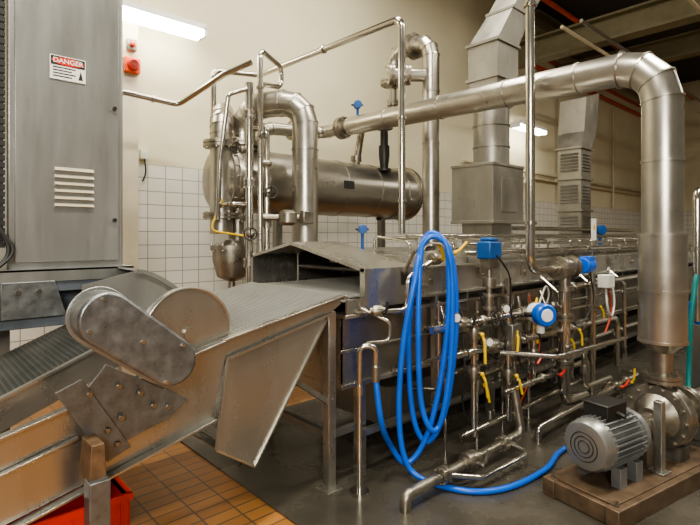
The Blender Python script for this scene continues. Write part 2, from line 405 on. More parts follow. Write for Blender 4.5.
# ------------------------------------------------------------------ steel cabinet
e = thing('machine_cabinet', 'tall grey stainless steel cabinet with louvred vent and danger sign', 'cabinet', (-1.72, 1.25, 1.36))
build(B().bb((-2.02, 1.0, 1.40), (-1.40, 1.5, 3.35)), 'cabinet_body', 'cab', e, bevel=0.012)
build(B().bb((-1.985, 0.985, 1.45), (-1.43, 1.0, 3.30)), 'cabinet_door', 'cab', e, bevel=0.004)
b = B(); b.prism([(-2.1, .93, 1.40), (-1.36, .93, 1.40), (-1.36, 1.55, 1.40), (-2.1, 1.55, 1.40)], (0, 0, 0.012)); b.bb((-2.1, .93, 1.34), (-1.36, .94, 1.41)); b.bb((-2.11, .93, 1.34), (-2.1, 1.55, 1.41))
build(b, 'drip_tray', 'cab', e)
b = B()
for k in range(6):
    z = 1.78+k*0.042
    b.prism([(-1.79, .985, z+0.016), (-1.79, .965, z-0.004), (-1.79, .985, z-0.008)], (0.21, 0, 0))
build(b, 'vent_louvre', 'slot', e, label='cream louvred vent with six slats')
sg = B().bb((-1.815, .978, 2.52), (-1.625, .985, 2.66)); build(sg, 'danger_sign', 'white', e, label='white danger sign with red header and black lettering')
sgo = bpy.data.objects['danger_sign']
b = B(); b.bb((-1.81, .9765, 2.603), (-1.63, .978, 2.655)); build(b, 'sign_header', 'ink', sgo)
b = B(); pr = [(-1.72+0.086*cos(a), .9755, 2.629+0.023*sin(a)) for a in [2*pi*i/24 for i in range(24)]]; b.prism(pr, (0, 0.001, 0)); build(b, 'sign_oval', 'red', sgo)
tx = bpy.data.curves.new('danger_text', 'FONT'); tx.body = 'DANGER'; tx.size = 0.040; tx.align_x = 'CENTER'; tx.align_y = 'CENTER'; tx.extrude = 0.0005; tx.offset = .0006
tmp = bpy.data.objects.new('tmp', tx); COL.objects.link(tmp)
dg = bpy.context.evaluated_depsgraph_get(); me = bpy.data.meshes.new_from_object(tmp.evaluated_get(dg)); bpy.data.objects.remove(tmp)
to = bpy.data.objects.new('sign_lettering', me); me.materials.append(M['white']); COL.objects.link(to)
to.rotation_euler = (pi/2, 0, 0); to.parent = sgo; to.location = Vector((-1.72, .9745, 2.629))-WL['danger_sign']
b = B()
for k in range(4):
    b.bb((-1.80, .977, 2.587-k*0.017), (-1.80+(0.1 if k % 2 else 0.12), .978, 2.594-k*0.017))
b.prism([(-1.665, .977, 2.535), (-1.640, .977, 2.535), (-1.652, .977, 2.59)], (0, .001, 0)); build(b, 'sign_small_print', 'ink', sgo)
for z in (2.4, 1.7):
    b = B(); b.cyl((-1.46, .985, z), (-1.46, .965, z), 0.012, n=12); build(b, 'door_lock', 'dark', e)
b = B()
for x in (-2.0, -1.42):
    for y in (1.28, 1.47): b.bb((x-0.03, y-0.03, 0), (x+0.03, y+0.03, 1.40))
b.bb((-2.0, 1.45, .6), (-1.42, 1.49, .66)); build(b, 'support_frame', 'dull', e)
b = B(); b.bb((-2.3, .95, 1.08), (-1.45, 1.08, 1.14)); b.bb((-2.3, .94, 1.28), (-1.40, .96, 1.34)); b.bb((-2.3, 1.06, 1.08), (-1.45, 1.08, 1.34)); build(b, 'frame_rail', 'bluegrey', e, bevel=.004)
for (x0, x1) in ((-2.06, -1.80), (-2.3, -2.12)):
    b = B(); b.prism([(x0, .92, 1.345), (x1, .92, 1.345), (x1+.06, .92, 1.14), (x0, .92, 1.14)], (0, .02, 0)); build(b, 'gusset_plate', 'guard', e, bevel=.004)
for x in (-1.98, -1.88):
    b = B(); b.rev((x, .92, 1.29), (0, -1, 0), [(0, .014), (.01, .014)], 6); build(b, 'bolt', 'pipe', e)
b = B()
for k in range(46):
    z = 1.55+k*0.04; b.box((-2.05, .985, z), (0.035, 0.04, 0.028)); b.box((-2.05, .985, z+0.02), (0.02, 0.03, 0.02))
build(b, 'cable_chain', 'black', label='black cable drag chain hanging beside the cabinet', cat='cable chain')
for k in range(2):
    build(B().tube(spl([(-2.08-0.04*k, 1.02, 1.9+k*0.2), (-2.08, .96, 1.7), (-2.02+0.02*k, .95, 1.52), (-2.1, .90, 1.40), (-2.2, .9, 1.25)], 8), 0.010, 10), 'cable', 'black', label='black cable looping down beside the cabinet', cat='cable', group='cabinet cables')
# infeed chute with curved slide
cv = [(-1.46+.42*t, 1.40-.30*(t**1.6)) for t in [k/8 for k in range(9)]]
b = B(); b.prism([(-1.74, .60, 1.335)]+[(x, .60, z) for x, z in cv]+[(-1.74, .60, 1.0)], (0, 0.012, 0))
for i in range(8):
    (x0, z0), (x1, z1) = cv[i], cv[i+1]; b.prism([(x0, .60, z0), (x1, .60, z1), (x1, 1.15, z1), (x0, 1.15, z0)], (.008, 0, .010)); b.bar((x0, .597, z0), (x1, .597, z1), .02, .025)
build(b, 'chute', 'cab', label='curved sloping steel chute from cabinet to mesh conveyor', cat='chute', ang=15)
# ------------------------------------------------------------------ infeed conveyor
e = thing('inclined_conveyor', 'stainless inclined infeed conveyor with mesh deck and drip hopper', 'conveyor', (-1.5, .6, 0))
b = B(); b.prism([(-3.1, .04, .56), (-2.18, .04, .80), (-1.22, .04, 1.053), (-.39, .04, 1.217), (-.39, .04, 1.17), (-.51, .04, 1.10), (-1.2, .04, .93), (-1.276, .04, .665), (-2.18, .04, .45), (-3.1, .04, .2)], (0, .02, 0))
b.bar((-3.1, .02, .58), (-1.22, .02, 1.055), .05, .012); b.bar((-1.22, .02, 1.06), (-.39, .02, 1.225), .05, .012)
b.bar((-3.1, .02, .20), (-1.27, .02, .665), .06, .012); b.bar((-3.1, .02, .42), (-1.9, .02, .74), .03, .01)
build(b, 'side_frame', 'steel', e, bevel=0.002)
b = B(); b.prism([(-3.1, 1.2, .56), (-1.22, 1.2, 1.053), (-.39, 1.2, 1.217), (-.39, 1.2, 1.12), (-1.22, 1.2, .8), (-3.1, 1.2, .3)], (0, .02, 0)); build(b, 'side_frame', 'steel', e)
b = B(); b.prism([(-1.19, .03, .96), (-.84, .03, 1.04), (-1.06, -.02, .37), (-1.27, .0, .51)], (0, .008, 0))
b.prism([(-.84, .03, 1.04), (-.50, .03, 1.12), (-1.06, -.02, .37)], (0, .008, 0))
b.prism([(-1.06, -.02, .37), (-.50, .03, 1.12), (-.50, 1.1, 1.12), (-1.06, 1.1, .37)], (0.006, 0, 0))
b.prism([(-1.27, .0, .51), (-1.06, -.02, .37), (-1.06, 1.1, .37), (-1.29, 1.1, .51)], (0, 0, 0.008))
b.bar((-1.06, -.022, .37), (-.50, .028, 1.12), .022, .010); b.bar((-1.27, .0, .51), (-1.06, -.022, .37), .022, .010); b.bar((-1.19, .02, .96), (-.50, .02, 1.12), .03, .012); b.bar((-1.19, .022, .96), (-1.27, -.002, .51), .02, .012)
build(b, 'drip_hopper', 'steel', e, ang=8)
b = B()
P0 = Vector((-1.30, 0, 1.035)); P1 = Vector((-.36, 0, 1.222)); N = 46
for k in range(N+1):
    p = P0.lerp(P1, k/N); b.bb((p.x-0.0035, .07, p.z-0.001), (p.x+0.0035, 1.19, p.z+0.007))
for k in range(15):
    y = .07+k*1.12/14; b.bar((P0.x, y, P0.z-.004), (P1.x, y, P1.z-.004), .010, .008)
build(b, 'wire_mesh_deck', 'mesh', e, label='bright wire mesh conveyor deck with cross rods')
b = B(); b.prism([(-1.3, .07, .97), (-.36, .07, 1.16), (-.36, 1.19, 1.16), (-1.3, 1.19, .97)], (0, 0, .006)); build(b, 'deck_tray', 'tray', e)
b = B(); b.bb((-.38, .02, 1.195), (-.34, 1.2, 1.222)); build(b, 'discharge_lip', 'steel', e, bevel=0.005)
b = B(); b.rev((-1.385, .066, 1.11), (0, 1, 0), [(0, .19), (.0, .23), (.05, .23), (.07, .21), (.07, .05)], 44); b.ring((-1.385, 0.066, 1.11), (0, 1, 0), .227, .008, 44); b.cyl((-1.385, .05, 1.11), (-1.385, .07, 1.11), .03)
build(b, 'drum_end_cover', 'steel', e)
b = B(); b.cyl((-1.41, .14, 1.06), (-1.41, 1.2, 1.06), .12, n=32); build(b, 'drive_drum', 'dull', e)
b = B(); b.prism([(-3.1, .24, .50), (-1.62, .24, 1.12), (-1.62, .24, .98), (-3.1, .24, .36)], (0, .012, 0)); b.bar((-3.1, .235, .51), (-1.62, .235, 1.125), .035, .012); build(b, 'belt_guide', 'steel', e)
b = B(); b.prism([(-3.1, .26, .45), (-1.5, .26, 1.12), (-1.5, 1.15, 1.12), (-3.1, 1.15, .45)], (0, 0, -.02)); build(b, 'belt_bed', 'dark', e)
b = B()
d = Vector((1.6, 0, .67))
for k in range(70):
    p = Vector((-3.1, 0, .458))+d*(k/70); b.bb((p.x-0.006, .26, p.z-.004), (p.x+0.006, 1.15, p.z+.006))
for k in range(30):
    y = .27+k*.0295; b.bar((-3.1, y, .462), (-1.5, y, 1.132), .008, .010)
build(b, 'feed_belt', 'belt', e, label='grey metal mesh feed belt')
for (x, y, z) in ((-.46, .07, 1.13), (-.46, 1.17, 1.13), (-2.75, .07, .5), (-2.75, 1.17, .5)):
    b = B(); b.bb((x-.03, y-.03, .012), (x+.03, y+.03, z)); b.bb((x-.06, y-.06, .0), (x+.06, y+.06, .02)); build(b, 'leg', 'steel', e, bevel=0.003)
b = B(); b.bar((-.46, .07, .35), (-.2, .07, .35), .04, .04); b.bar((-.46, .07, .35), (-.46, 1.17, .35), .04, .04); b.bar((-.46, .07, .55), (-.95, .07, .9), .04, .03)
build(b, 'cross_brace', 'dull', e)
# drive guard
e = thing('drive_guard', 'worn blue-grey rounded chain drive guard bolted to the conveyor side', 'guard', (-1.7, -.1, .7))
def stad(c1, c2, r1, r2, y, n=16):
    c1 = Vector(c1); c2 = Vector(c2); d = c2-c1; a0 = atan2(d.y, d.x); out = []
    for k in range(n+1):
        a = a0+pi/2+pi*k/n; out.append((c1.x+r1*cos(a), y, c1.y+r1*sin(a)))
    for k in range(n+1):
        a = a0-pi/2+pi*k/n; out.append((c2.x+r2*cos(a), y, c2.y+r2*sin(a)))
    return out
b = B(); b.prism(stad((-1.84, 1.26), (-1.565, 1.04), .112, .105, -.18), (0, .13, 0)); build(b, 'guard_cover', 'guard', e, bevel=0.012)
b = B(); b.prism(stad((-1.84, 1.26), (-1.565, 1.04), .126, .119, -.055), (0, .012, 0)); build(b, 'guard_rim', 'cab', e, bevel=0.003)
for (x, z) in ((-1.855, 1.345), (-1.91, 1.22), (-1.525, 1.11), (-1.60, .96), (-1.70, 1.15)):
    b = B(); b.rev((x, -.18, z), (0, -1, 0), [(0, .009), (.008, .009)], 6); build(b, 'bolt', 'pipe', e)
b = B(); b.prism([(-1.80, -.02, 1.04), (-1.43, -.02, .81), (-1.52, -.02, .74), (-1.736, -.02, .68), (-1.93, -.02, .89)], (0, .014, 0))
b.prism([(-2.0, -.035, .96), (-1.90, -.035, 1.0), (-1.70, -.035, .66), (-1.80, -.035, .62)], (0, .014, 0)); build(b, 'mounting_plate', 'guard', e, bevel=0.002)
for (x, z) in ((-1.75, .94), (-1.66, .89), (-1.60, .82), (-1.74, .80), (-1.87, .93), (-1.80, .76), (-1.76, .69), (-1.53, .80)):
    b = B(); b.rev((x, -.03, z), (0, -1, 0), [(0, .015), (.005, .015), (.005, .010), (.015, .010)], 6); build(b, 'bolt', 'castl', e)
b = B(); b.bb((-1.915, -.20, 0), (-1.835, -.12, .62)); b.bb((-1.95, -.24, 0), (-1.80, -.08, .012)); build(b, 'support_post', 'guard', e, bevel=0.004)
b = B(); b.prism([(-1.91, -.17, .60), (-1.84, -.17, .60), (-1.85, -.17, .76), (-1.90, -.17, .76)], (0, .14, 0)); build(b, 'post_clamp', 'brown', e, bevel=0.004)
# red crate
e = thing('plastic_crate', 'red plastic crate standing under the conveyor', 'crate', (-1.86, .42, 0))
b = B(); x0, x1, y0, y1, h = -2.14, -1.62, .22, .60, .33
b.bb((x0, y0, 0), (x1, y1, .015))
for (a, c) in (((x0, y0), (x1, y0+.012)), ((x0, y1-.012), (x1, y1)), ((x0, y0), (x0+.012, y1)), ((x1-.012, y0), (x1, y1))): b.bb((a[0], a[1], 0), (c[0], c[1], h))
b.bb((x0-.012, y0-.012, h-.03), (x1+.012, y0+.012, h)); b.bb((x0-.012, y1-.012, h-.03), (x1+.012, y1+.012, h)); b.bb((x0-.012, y0, h-.03), (x0+.012, y1, h)); b.bb((x1-.012, y0, h-.03), (x1+.012, y1, h))
for k in range(7): xx = x0+.04+k*.073; b.bb((xx-.004, y0-.008, 0), (xx+.004, y0, h-.03))
for k in range(5): yy = y0+.04+k*.073; b.bb((x1, yy-.004, 0), (x1+.008, yy+.004, h-.03))
build(b, 'crate_shell', 'red', e)
# ------------------------------------------------------------------ cooking tunnel
e = thing('cooking_tunnel', 'long low stainless steel cooking tunnel with wide mouth and tank', 'tunnel machine', (4, .7, 0))
E = 8.6
prof = [(0, 1.17), (0, 1.37), (.16, 1.45), (1.24, 1.485), (1.37, 1.43), (1.37, 1.14)]
def strip(b, pr, x0, x1, th=.008):
    for i in range(len(pr)-1):
        (y1, z1), (y2, z2) = pr[i], pr[i+1]; dy, dz = y2-y1, z2-z1; L = sqrt(dy*dy+dz*dz); ny, nz = dz/L*th, -dy/L*th
        b.prism([(x0, y1, z1), (x0, y2, z2), (x0, y2+ny, z2+nz), (x0, y1+ny, z1+nz)], (x1-x0, 0, 0))
L = (E-.25)/7
for k in range(7):
    a0 = .25+k*L
    b = B(); strip(b, prof, a0+.003, a0+L-.003); b.bb((a0+L-.012, -.010, 1.17), (a0+L+.012, 0, 1.37)); b.bb((a0+.003, -.045, 1.16), (a0+L-.003, 0, 1.175)); b.bb((a0+.003, -.03, 1.362), (a0+L-.003, 0.01, 1.376))
    build(b, 'hood_panel', 'steel', e, ang=15)
# thin peaked sheet canopy over the mouth
b = B(); cp = [(-.01, 1.13), (-.01, 1.385), (.80, 1.555), (1.38, 1.44), (1.38, 1.14)]
strip(b, cp, -.22, .25, .007); strip(b, [(.0, 1.36), (-.01, 1.385), (.80, 1.555), (1.38, 1.44), (1.37, 1.42)], -.235, -.215, .022)
b.prism([(.25, -.01, 1.37), (.25, .80, 1.555), (.25, 1.38, 1.44), (.25, 1.24, 1.47), (.25, .16, 1.44)], (.006, 0, 0))
b.bb((-.235, -.018, 1.10), (-.205, .03, 1.385)); b.bb((-.235, 1.35, 1.10), (-.205, 1.385, 1.43)); b.bb((-.36, .02, 1.10), (-.0, .035, 1.19))
build(b, 'entrance_canopy', 'steel', e, ang=12, label='thin sheet-metal entrance canopy with shallow peak')
b = B(); b.bb((E, 0, .62), (E+.02, 1.37, 1.42)); build(b, 'end_panel', 'steel', e)
b = B(); b.bb((-.20, .15, 1.05), (E, .17, 1.18)); b.bb((-.20, 1.2, 1.05), (E, 1.22, 1.18)); build(b, 'inner_wall', 'dull', e)
b = B(); b.bb((.95, .02, 1.0), (.97, 1.35, 1.43)); b.bb((.4, .3, 1.36), (.43, 1.1, 1.40)); b.cyl((.25, .06, 1.33), (.25, 1.32, 1.33), .02); build(b, 'inner_baffle', 'dull', e)
b = B(); b.bb((-.35, .09, .62), (E, .11, 1.08)); b.bb((-.35, 1.21, .62), (E, 1.23, 1.08)); b.prism([(-.35, .09, .62), (-.35, 1.23, .62), (-.35, 1.0, .54), (-.35, .3, .54)], (E+.35, 0, 0)); b.bb((-.35, .09, .62), (-.33, 1.23, 1.08))
b.bb((-.36, .06, .61), (E, .11, .64)); b.bb((-.36, .075, .84), (E, .09, .86)); build(b, 'tank_body', 'tank', e, bevel=0.002)
b = B(); b.bb((-.37, .02, 1.07), (E, .17, 1.095)); build(b, 'tank_rim', 'steel', e, bevel=0.002)
for k in range(9):
    x = .55+k*.95; b = B(); b.bb((x, .03, .30), (x+.04, .07, 1.17)); build(b, 'frame_upright', 'steel', e)
b = B()
for k in range(36):
    x = -.335+k*.035; b.bb((x, .07, 1.205), (x+.010, 1.19, 1.214))
for k in range(15):
    y = .07+k*1.12/14; b.bb((-.335, y-.004, 1.198), (.92, y+.004, 1.206))
b.bb((-.335, .07, 1.17), (.92, 1.19, 1.175)); build(b, 'inner_belt', 'mesh', e)
for k in range(6):
    for y in (.12, 1.25):
        x = -.15+k*1.6; b = B(); b.bb((x-.03, y-.03, .03), (x+.03, y+.03, .62)); b.cyl((x, y, .012), (x, y, .05), .045, n=16); build(b, 'leg', 'steel', e)
for y in (.03, 1.23):
    b = B(); b.bb((-.2, y, .28), (E, y+.04, .32)); build(b, 'frame_rail', 'steel', e)
b = B(); b.bb((.3, .25, .14), (E, 1.1, .44)); b.bb((.28, .23, .42), (E, .27, .46)); build(b, 'lower_sump', 'dull', e)
for k in range(13):
    x = .55+k*.58; b = B(); b.tube(fil([(x, .28, 1.45), (x, .28, 1.55), (x+.0, .68, 1.60), (x, .68, 1.46)], .05), .011, 10); build(b, 'lid_handle', 'pipe', e)
for k in range(12):
    x = .4+k*.68; b = B(); b.bb((x, -.03, 1.24), (x+.05, 0, 1.34)); b.cyl((x+.025, -.03, 1.28), (x+.025, -.05, 1.28), .012, n=10); build(b, 'latch', 'castl', e)
# ------------------------------------------------------------------ heat exchanger vessel
e = thing('heat_exchanger', 'large horizontal stainless heat exchanger cylinder above the tunnel', 'heat exchanger', (1.3, 2.25, 1.0))
W = 2.3; Z = 2.18; VR = .335
b = B(); b.rev((.0, W, Z), (1, 0, 0), [(0, VR), (2.72, VR)], 56)
for x in (.35, .9, 1.45, 2.0, 2.5): b.rev((x, W, Z), (1, 0, 0), [(0, VR), (0, VR+.006), (.03, VR+.006), (.03, VR)], 56)
build(b, 'shell', 'vessel', e)
b = B(); b.rev((.03, W, Z), (-1, 0, 0), [(0, .37), (.04, .37), (.04, .35), (.08, .345), (.08, .31), (.12, .30), (.15, .22), (.16, .05)], 48)
for k in range(20):
    a = 2*pi*k/20; b.cyl((-.04, W+.355*cos(a), Z+.355*sin(a)), (.06, W+.355*cos(a), Z+.355*sin(a)), .010, n=6)
build(b, 'end_cap', 'vessel', e)
b = B(); b.rev((2.70, W, Z), (1, 0, 0), [(0, .37), (.05, .37), (.05, .32), (.14, .28), (.19, .15), (.2, .03)], 48); build(b, 'end_cap', 'castl', e)
for x in (.75, 2.45):
    b = B(); b.bb((x-.04, W+.10, 0), (x+.04, W+.18, Z-.3)); b.bb((x-.04, W-.2, 1.82), (x+.04, W+.2, 1.9)); build(b, 'saddle_leg', 'dull', e)
b = B(); b.bb((1.35, W-VR-.012, 2.15), (1.50, W-VR+.02, 2.24)); build(b, 'rating_plate', 'ink', e)
pipe('clad_pipe', [(.583, 1.70, 1.5), (.583, 1.70, 2.96), (.26, 2.12, 2.94), (.22, 2.3, 2.74), (.22, 2.3, 2.48)], .132, .22, 'clad', 'thick metal-clad segmented elbow pipe dropping before the heat exchanger', seg=3, n=40, band=.5, gore=True, fl=[((.22, 2.3, 2.56), (0, 0, 1))])
pipe('clad_pipe', [(-.10, 2.16, 1.62), (-.10, 2.16, 2.72), (.05, 2.4, 2.88)], .11, .20, 'clad', 'metal-clad vertical pipe at the end of the heat exchanger', seg=3, n=40, gore=True, fl=[((-.10, 2.16, 2.50), (0, 0, 1)), ((-.10, 2.16, 1.80), (0, 0, 1))])
pipe('standing_pipe', [(.22, 1.84, .02), (.22, 1.84, 2.66), (.22, 2.25, 2.72)], .030, .1, label='vertical stainless pipe with flanges before the heat exchanger', fl=[((.22, 1.84, 2.3), (0, 0, 1)), ((.22, 1.84, 1.72), (0, 0, 1))])
for (p, d, r) in (((.22, 1.82, 2.02), (-.3, -1, 0), .03), ((.0, 1.78, 1.62), (-.6, -1, 0), .03), ((-.05, 1.85, 2.42), (-1, -.6, 0), .026), ((.07, 1.70, 2.55), (-.2, -1, 0), .022)):
    handwheel_valve(p, d, r)
pipe('link_pipe', [(.0, 1.8, 1.90), (-.16, 1.85, 1.90), (-.18, 2.05, 1.90), (-.12, 2.1, 1.90)], .022, .05, label='small bent pipe linking the riser and the end cap')
pipe('link_pipe', [(.07, 1.72, 2.30), (.16, 1.70, 2.30), (.22, 1.80, 2.30)], .018, .03, label='small cross pipe between two vertical pipes')
# big clad pipe and riser
RX, RY = 1.385, -1.255
b = B(); pth = fil([(RX, 1.90, 2.86), (RX, RY, 2.79), (RX, RY, 1.62)], .27, 3)
b.tube(pth, [.100, .118, .125, .126, .126, .126], 40); gores(b, pth, .124, .008)
for yy in (1.3, .6, -.1, -.7): b.rev((RX, yy, 2.86-.022*(1.9-yy)), (0, 1, 0), [(0, .09), (0, .108+.0055*(1.3-yy)+.004), (.016, .108+.0055*(1.3-yy)+.004), (.016, .09)], 40)
b.cyl((RX, RY, .88), (RX, RY, 1.62), .146, n=40)
for zz in (2.1, 1.60, 1.22, .88): b.rev((RX, RY, zz), (0, 0, 1), [(0, .11), (0, .132 if zz > 1.7 else .152), (.018, .132 if zz > 1.7 else .152), (.018, .11)], 40)
build(b, 'insulated_pipe', 'clad', label='thick metal-clad insulated pipe crossing over the tunnel to the pump', cat='pipe', ang=13)
b = B(); b.rev((RX, 1.88, 2.86), (0, 1, 0), [(0, .10), (.10, .07), (.12, .07), (.12, .13), (.15, .13), (.15, .08), (.16, .08), (.16, .13), (.19, .13), (.19, .07), (.26, .07)], 28)
for k in range(8):
    a = 2*pi*k/8; b.cyl((RX+.11*cos(a), 1.98, 2.86+.11*sin(a)), (RX+.11*cos(a), 2.09, 2.86+.11*sin(a)), .009, n=6)
build(b, 'reducer_flange', 'castl', label='bolted reducer flange at the end of the insulated pipe', cat='flange')
pipe('clad_pipe', [(RX, 2.12, 2.86), (RX, 2.42, 2.86), (.52, 2.42, 2.80), (.52, 2.36, 2.48)], .072, .13, 'clad', 'metal-clad elbow pipe entering the top of the heat exchanger', seg=3, n=40, gore=True, fl=[((.95, 2.42, 2.83), (1, 0, 0))])
# tall riser
pipe('clad_riser', [(1.97, 1.2, 1.49), (1.97, 1.2, 3.80), (1.97, 1.78, 3.80), (1.97, 1.78, 3.45)], .094, .18, 'clad', 'tall clad riser pipe with short elbow at the top', seg=3, n=40, band=.75, gore=True, fl=[((1.97, 1.45, 3.80), (0, 1, 0)), ((1.97, 1.78, 3.45), (0, 0, 1))])
pipe('valve_pipe', [(1.97, 1.78, 3.43), (1.97, 1.78, 3.05), (1.85, 2.2, 2.95), (1.85, 2.3, 2.50)], .045, .12, 'castl', 'dull steel pipe from the elbow flange to the heat exchanger', fl=[((1.97, 1.78, 3.20), (0, 0, 1)), ((1.85, 2.3, 2.58), (0, 0, 1))])
pipe('clad_branch', [(1.97, 1.2, 3.40), (1.62, 1.48, 3.40)], .07, .1, 'clad', 'short clad branch pipe with blind flange off the riser', n=24, fl=[((1.62, 1.48, 3.40), (-.78, .62, 0)), ((1.76, 1.368, 3.40), (-.78, .62, 0))])
e = thing('gate_valve', 'dark cast gate valve with handwheel on the heat exchanger', 'valve', (2.1, 2.0, 2.7))
b = B(); b.cyl((2.1, 2.05, 2.70), (2.1, 2.05, 2.92), .05, n=16); b.rev((2.1, 2.05, 2.42), (0, 0, 1), [(0, .09), (.03, .09), (.03, .05), (.2, .07), (.32, .07)], 20); build(b, 'valve_body', 'dark', e)
b = B(); b.ring((2.1, 2.05, 2.96), (0, 0, 1), .10, .012); b.bar((2.0, 2.05, 2.96), (2.2, 2.05, 2.96), .015, .01); b.bar((2.1, 1.95, 2.96), (2.1, 2.15, 2.96), .015, .01); b.cyl((2.1, 2.05, 2.9), (2.1, 2.05, 2.98), .012, n=8); build(b, 'handwheel', 'dark', e)
# ------------------------------------------------------------------ thin overhead steam pipes
pipe('overhead_pipe', [(.70, .5, 1.62), (.70, .5, 3.45), (.62, 2.62, 3.45), (.05, 2.62, 3.38), (.05, 2.62, 2.9)], .030, .08, label='thin stainless pipe running overhead and down beside the hood', clamps=[((.70, .5, 2.6), (0, 0, 1)), ((.66, 1.5, 3.45), (0, 1, 0)), ((.70, .5, 1.9), (0, 0, 1))])
pipe('overhead_pipe', [(.04, 1.83, 3.26), (-.10, 2.1, 3.18), (-.34, 2.62, 2.94), (-.95, 2.62, 2.97), (-.98, 2.62, 1.4)], .028, .10, label='thin stainless pipe running from behind the cabinet to the riser', clamps=[((-.6, 2.62, 2.953), (1, 0, 0))])
pipe('standing_pipe', [(.0, 1.8, .02), (.0, 1.8, 3.05)], .038, label='vertical stainless pipe in front of the heat exchanger', fl=[((0, 1.8, 2.75), (0, 0, 1)), ((0, 1.8, 1.35), (0, 0, 1)), ((0, 1.8, 2.1), (0, 0, 1))])
pipe('standing_pipe', [(.07, 1.72, .02), (.07, 1.72, 3.36), (.5, 2.0, 3.36), (.5, 2.0, 3.15), (.2, 1.9, 3.10)], .026, .08, label='thin bent stainless pipe rising above the heat exchanger', clamps=[((.07, 1.72, 3.0), (0, 0, 1))])
pipe('sloping_pipe', [(.0, 1.8, 3.0), (-.22, 1.8, 2.9), (-.25, 1.9, 2.3), (-.25, 1.95, 1.75)], .022, .06, label='thin pipe bending down past the end cap')
pipe('drain_pipe', [(.08, 2.15, 1.9), (.08, 2.15, 1.5)], .06, .08, 'castl', 'cast drain pipe below the heat exchanger', fl=[((.08, 2.15, 1.78), (0, 0, 1)), ((.08, 2.15, 1.6), (0, 0, 1))])
b = B(); b.rev((-.02, 2.1, 1.16), (0, 0, 1), [(0, .06), (.04, .14), (.2, .185), (.31, .185), (.31, .205), (.35, .205), (.35, .12), (.40, .06)], 28)
for k in range(10):
    a = 2*pi*k/10; b.cyl((-.02+.195*cos(a), 2.1+.195*sin(a), 1.455), (-.02+.195*cos(a), 2.1+.195*sin(a), 1.53), .009, n=6)
build(b, 'filter_pot', 'castl', label='rounded cast filter pot under the heat exchanger', cat='filter')
pipe('drain_pipe', [(-.02, 2.1, 1.18), (-.02, 2.1, .012)], .035, .08, 'castl', 'vertical drain pipe below the filter pot')
e = thing('gas_regulator', 'metal regulator valve with grey head', 'valve', (.45, 1.7, 1.7))
b = B(); b.cyl((.1, 1.72, 1.78), (.42, 1.55, 1.78), .03); b.rev((.30, 1.60, 1.70), (0, 0, 1), [(0, .05), (.03, .09), (.12, .09), (.15, .05)], 20); build(b, 'regulator_body', 'castl', e)
b = B(); b.bb((.38, 1.45, 1.72), (.50, 1.53, 1.84)); build(b, 'regulator_head', 'castl', e, bevel=.01)
pipe('yellow_gas_line', [(-.18, 2.0, 1.95), (-.3, 2.0, 1.65), (.05, 1.95, 1.60)], .010, .05, 'yellow', 'thin yellow gas line below the heat exchanger')
# ------------------------------------------------------------------ exhaust ducts
def frus(b, c0, s0, c1, s1):
    c0 = Vector(c0); c1 = Vector(c1)
    q = [c0+Vector((x*s0[0]/2, y*s0[1]/2, 0)) for x, y in ((-1, -1), (1, -1), (1, 1), (-1, 1))]+[c1+Vector((x*s1[0]/2, y*s1[1]/2, 0)) for x, y in ((-1, -1), (1, -1), (1, 1), (-1, 1))]
    b.add(q, [(0, 3, 2, 1), (4, 5, 6, 7), (0, 1, 5, 4), (1, 2, 6, 5), (2, 3, 7, 6), (3, 0, 4, 7)])
e = thing('exhaust_duct', 'dull grey exhaust stack with flanged sections above the tunnel box', 'duct', (2.25, .65, 1.5))
b = B(); b.bb((1.95, .4, 1.74), (2.55, .9, 2.34)); b.bb((1.94, .39, 2.32), (2.56, .91, 2.35)); b.bb((1.94, .39, 1.73), (2.56, .91, 1.76)); b.bb((2.05, .48, 1.47), (2.45, .84, 1.76)); b.bb((2.10, .39, 1.85), (2.40, .40, 2.2)); build(b, 'plenum_box', 'galv', e, bevel=.003)
b = B(); b.rev((2.32, .65, 2.34), (0, 0, 1), [(0, .19), (.66, .19), (.66, .23), (.70, .23), (.70, .19)], 40)
for z in (2.55, 2.78): b.rev((2.32, .65, z), (0, 0, 1), [(0, .19), (.0, .198), (.02, .198), (.02, .19)], 40)
build(b, 'round_duct', 'galv', e)
b = B()
frus(b, (2.34, .65, 3.04), (.32, .30), (2.36, .65, 3.28), (.42, .36)); frus(b, (2.36, .65, 3.28), (.42, .36), (2.36, .65, 3.66), (.42, .36))
frus(b, (2.36, .65, 3.66), (.42, .36), (2.68, .65, 4.10), (.36, .32)); frus(b, (2.68, .65, 4.10), (.36, .32), (3.10, .65, 4.6), (.42, .36)); frus(b, (3.10, .65, 4.6), (.42, .36), (3.15, .65, 6.5), (.42, .36))
for (x, z, w_) in ((2.36, 3.28, .46), (2.36, 3.66, .46), (2.68, 4.10, .40)): b.bb((x-w_/2, .65-w_*.44, z-.015), (x+w_/2, .65+w_*.44, z+.015))
build(b, 'square_duct', 'galv', e)
e = thing('exhaust_duct', 'second rectangular exhaust duct with vent panels and slanted top', 'duct', (5.56, 1.1, 1.5))
b = B(); b.bb((5.38, .98, 1.47), (5.75, 1.35, 3.0)); frus(b, (5.565, 1.165, 3.0), (.37, .37), (5.75, 1.2, 3.25), (.46, .42)); b.prism([(5.52, .99, 3.25), (5.98, .99, 3.25), (6.10, .99, 3.95), (5.60, .99, 3.80)], (0, .42, 0))
for z in (2.0, 2.5, 2.98): b.bb((5.35, .95, z-.015), (5.78, 1.38, z+.015))
build(b, 'square_duct', 'galv', e)
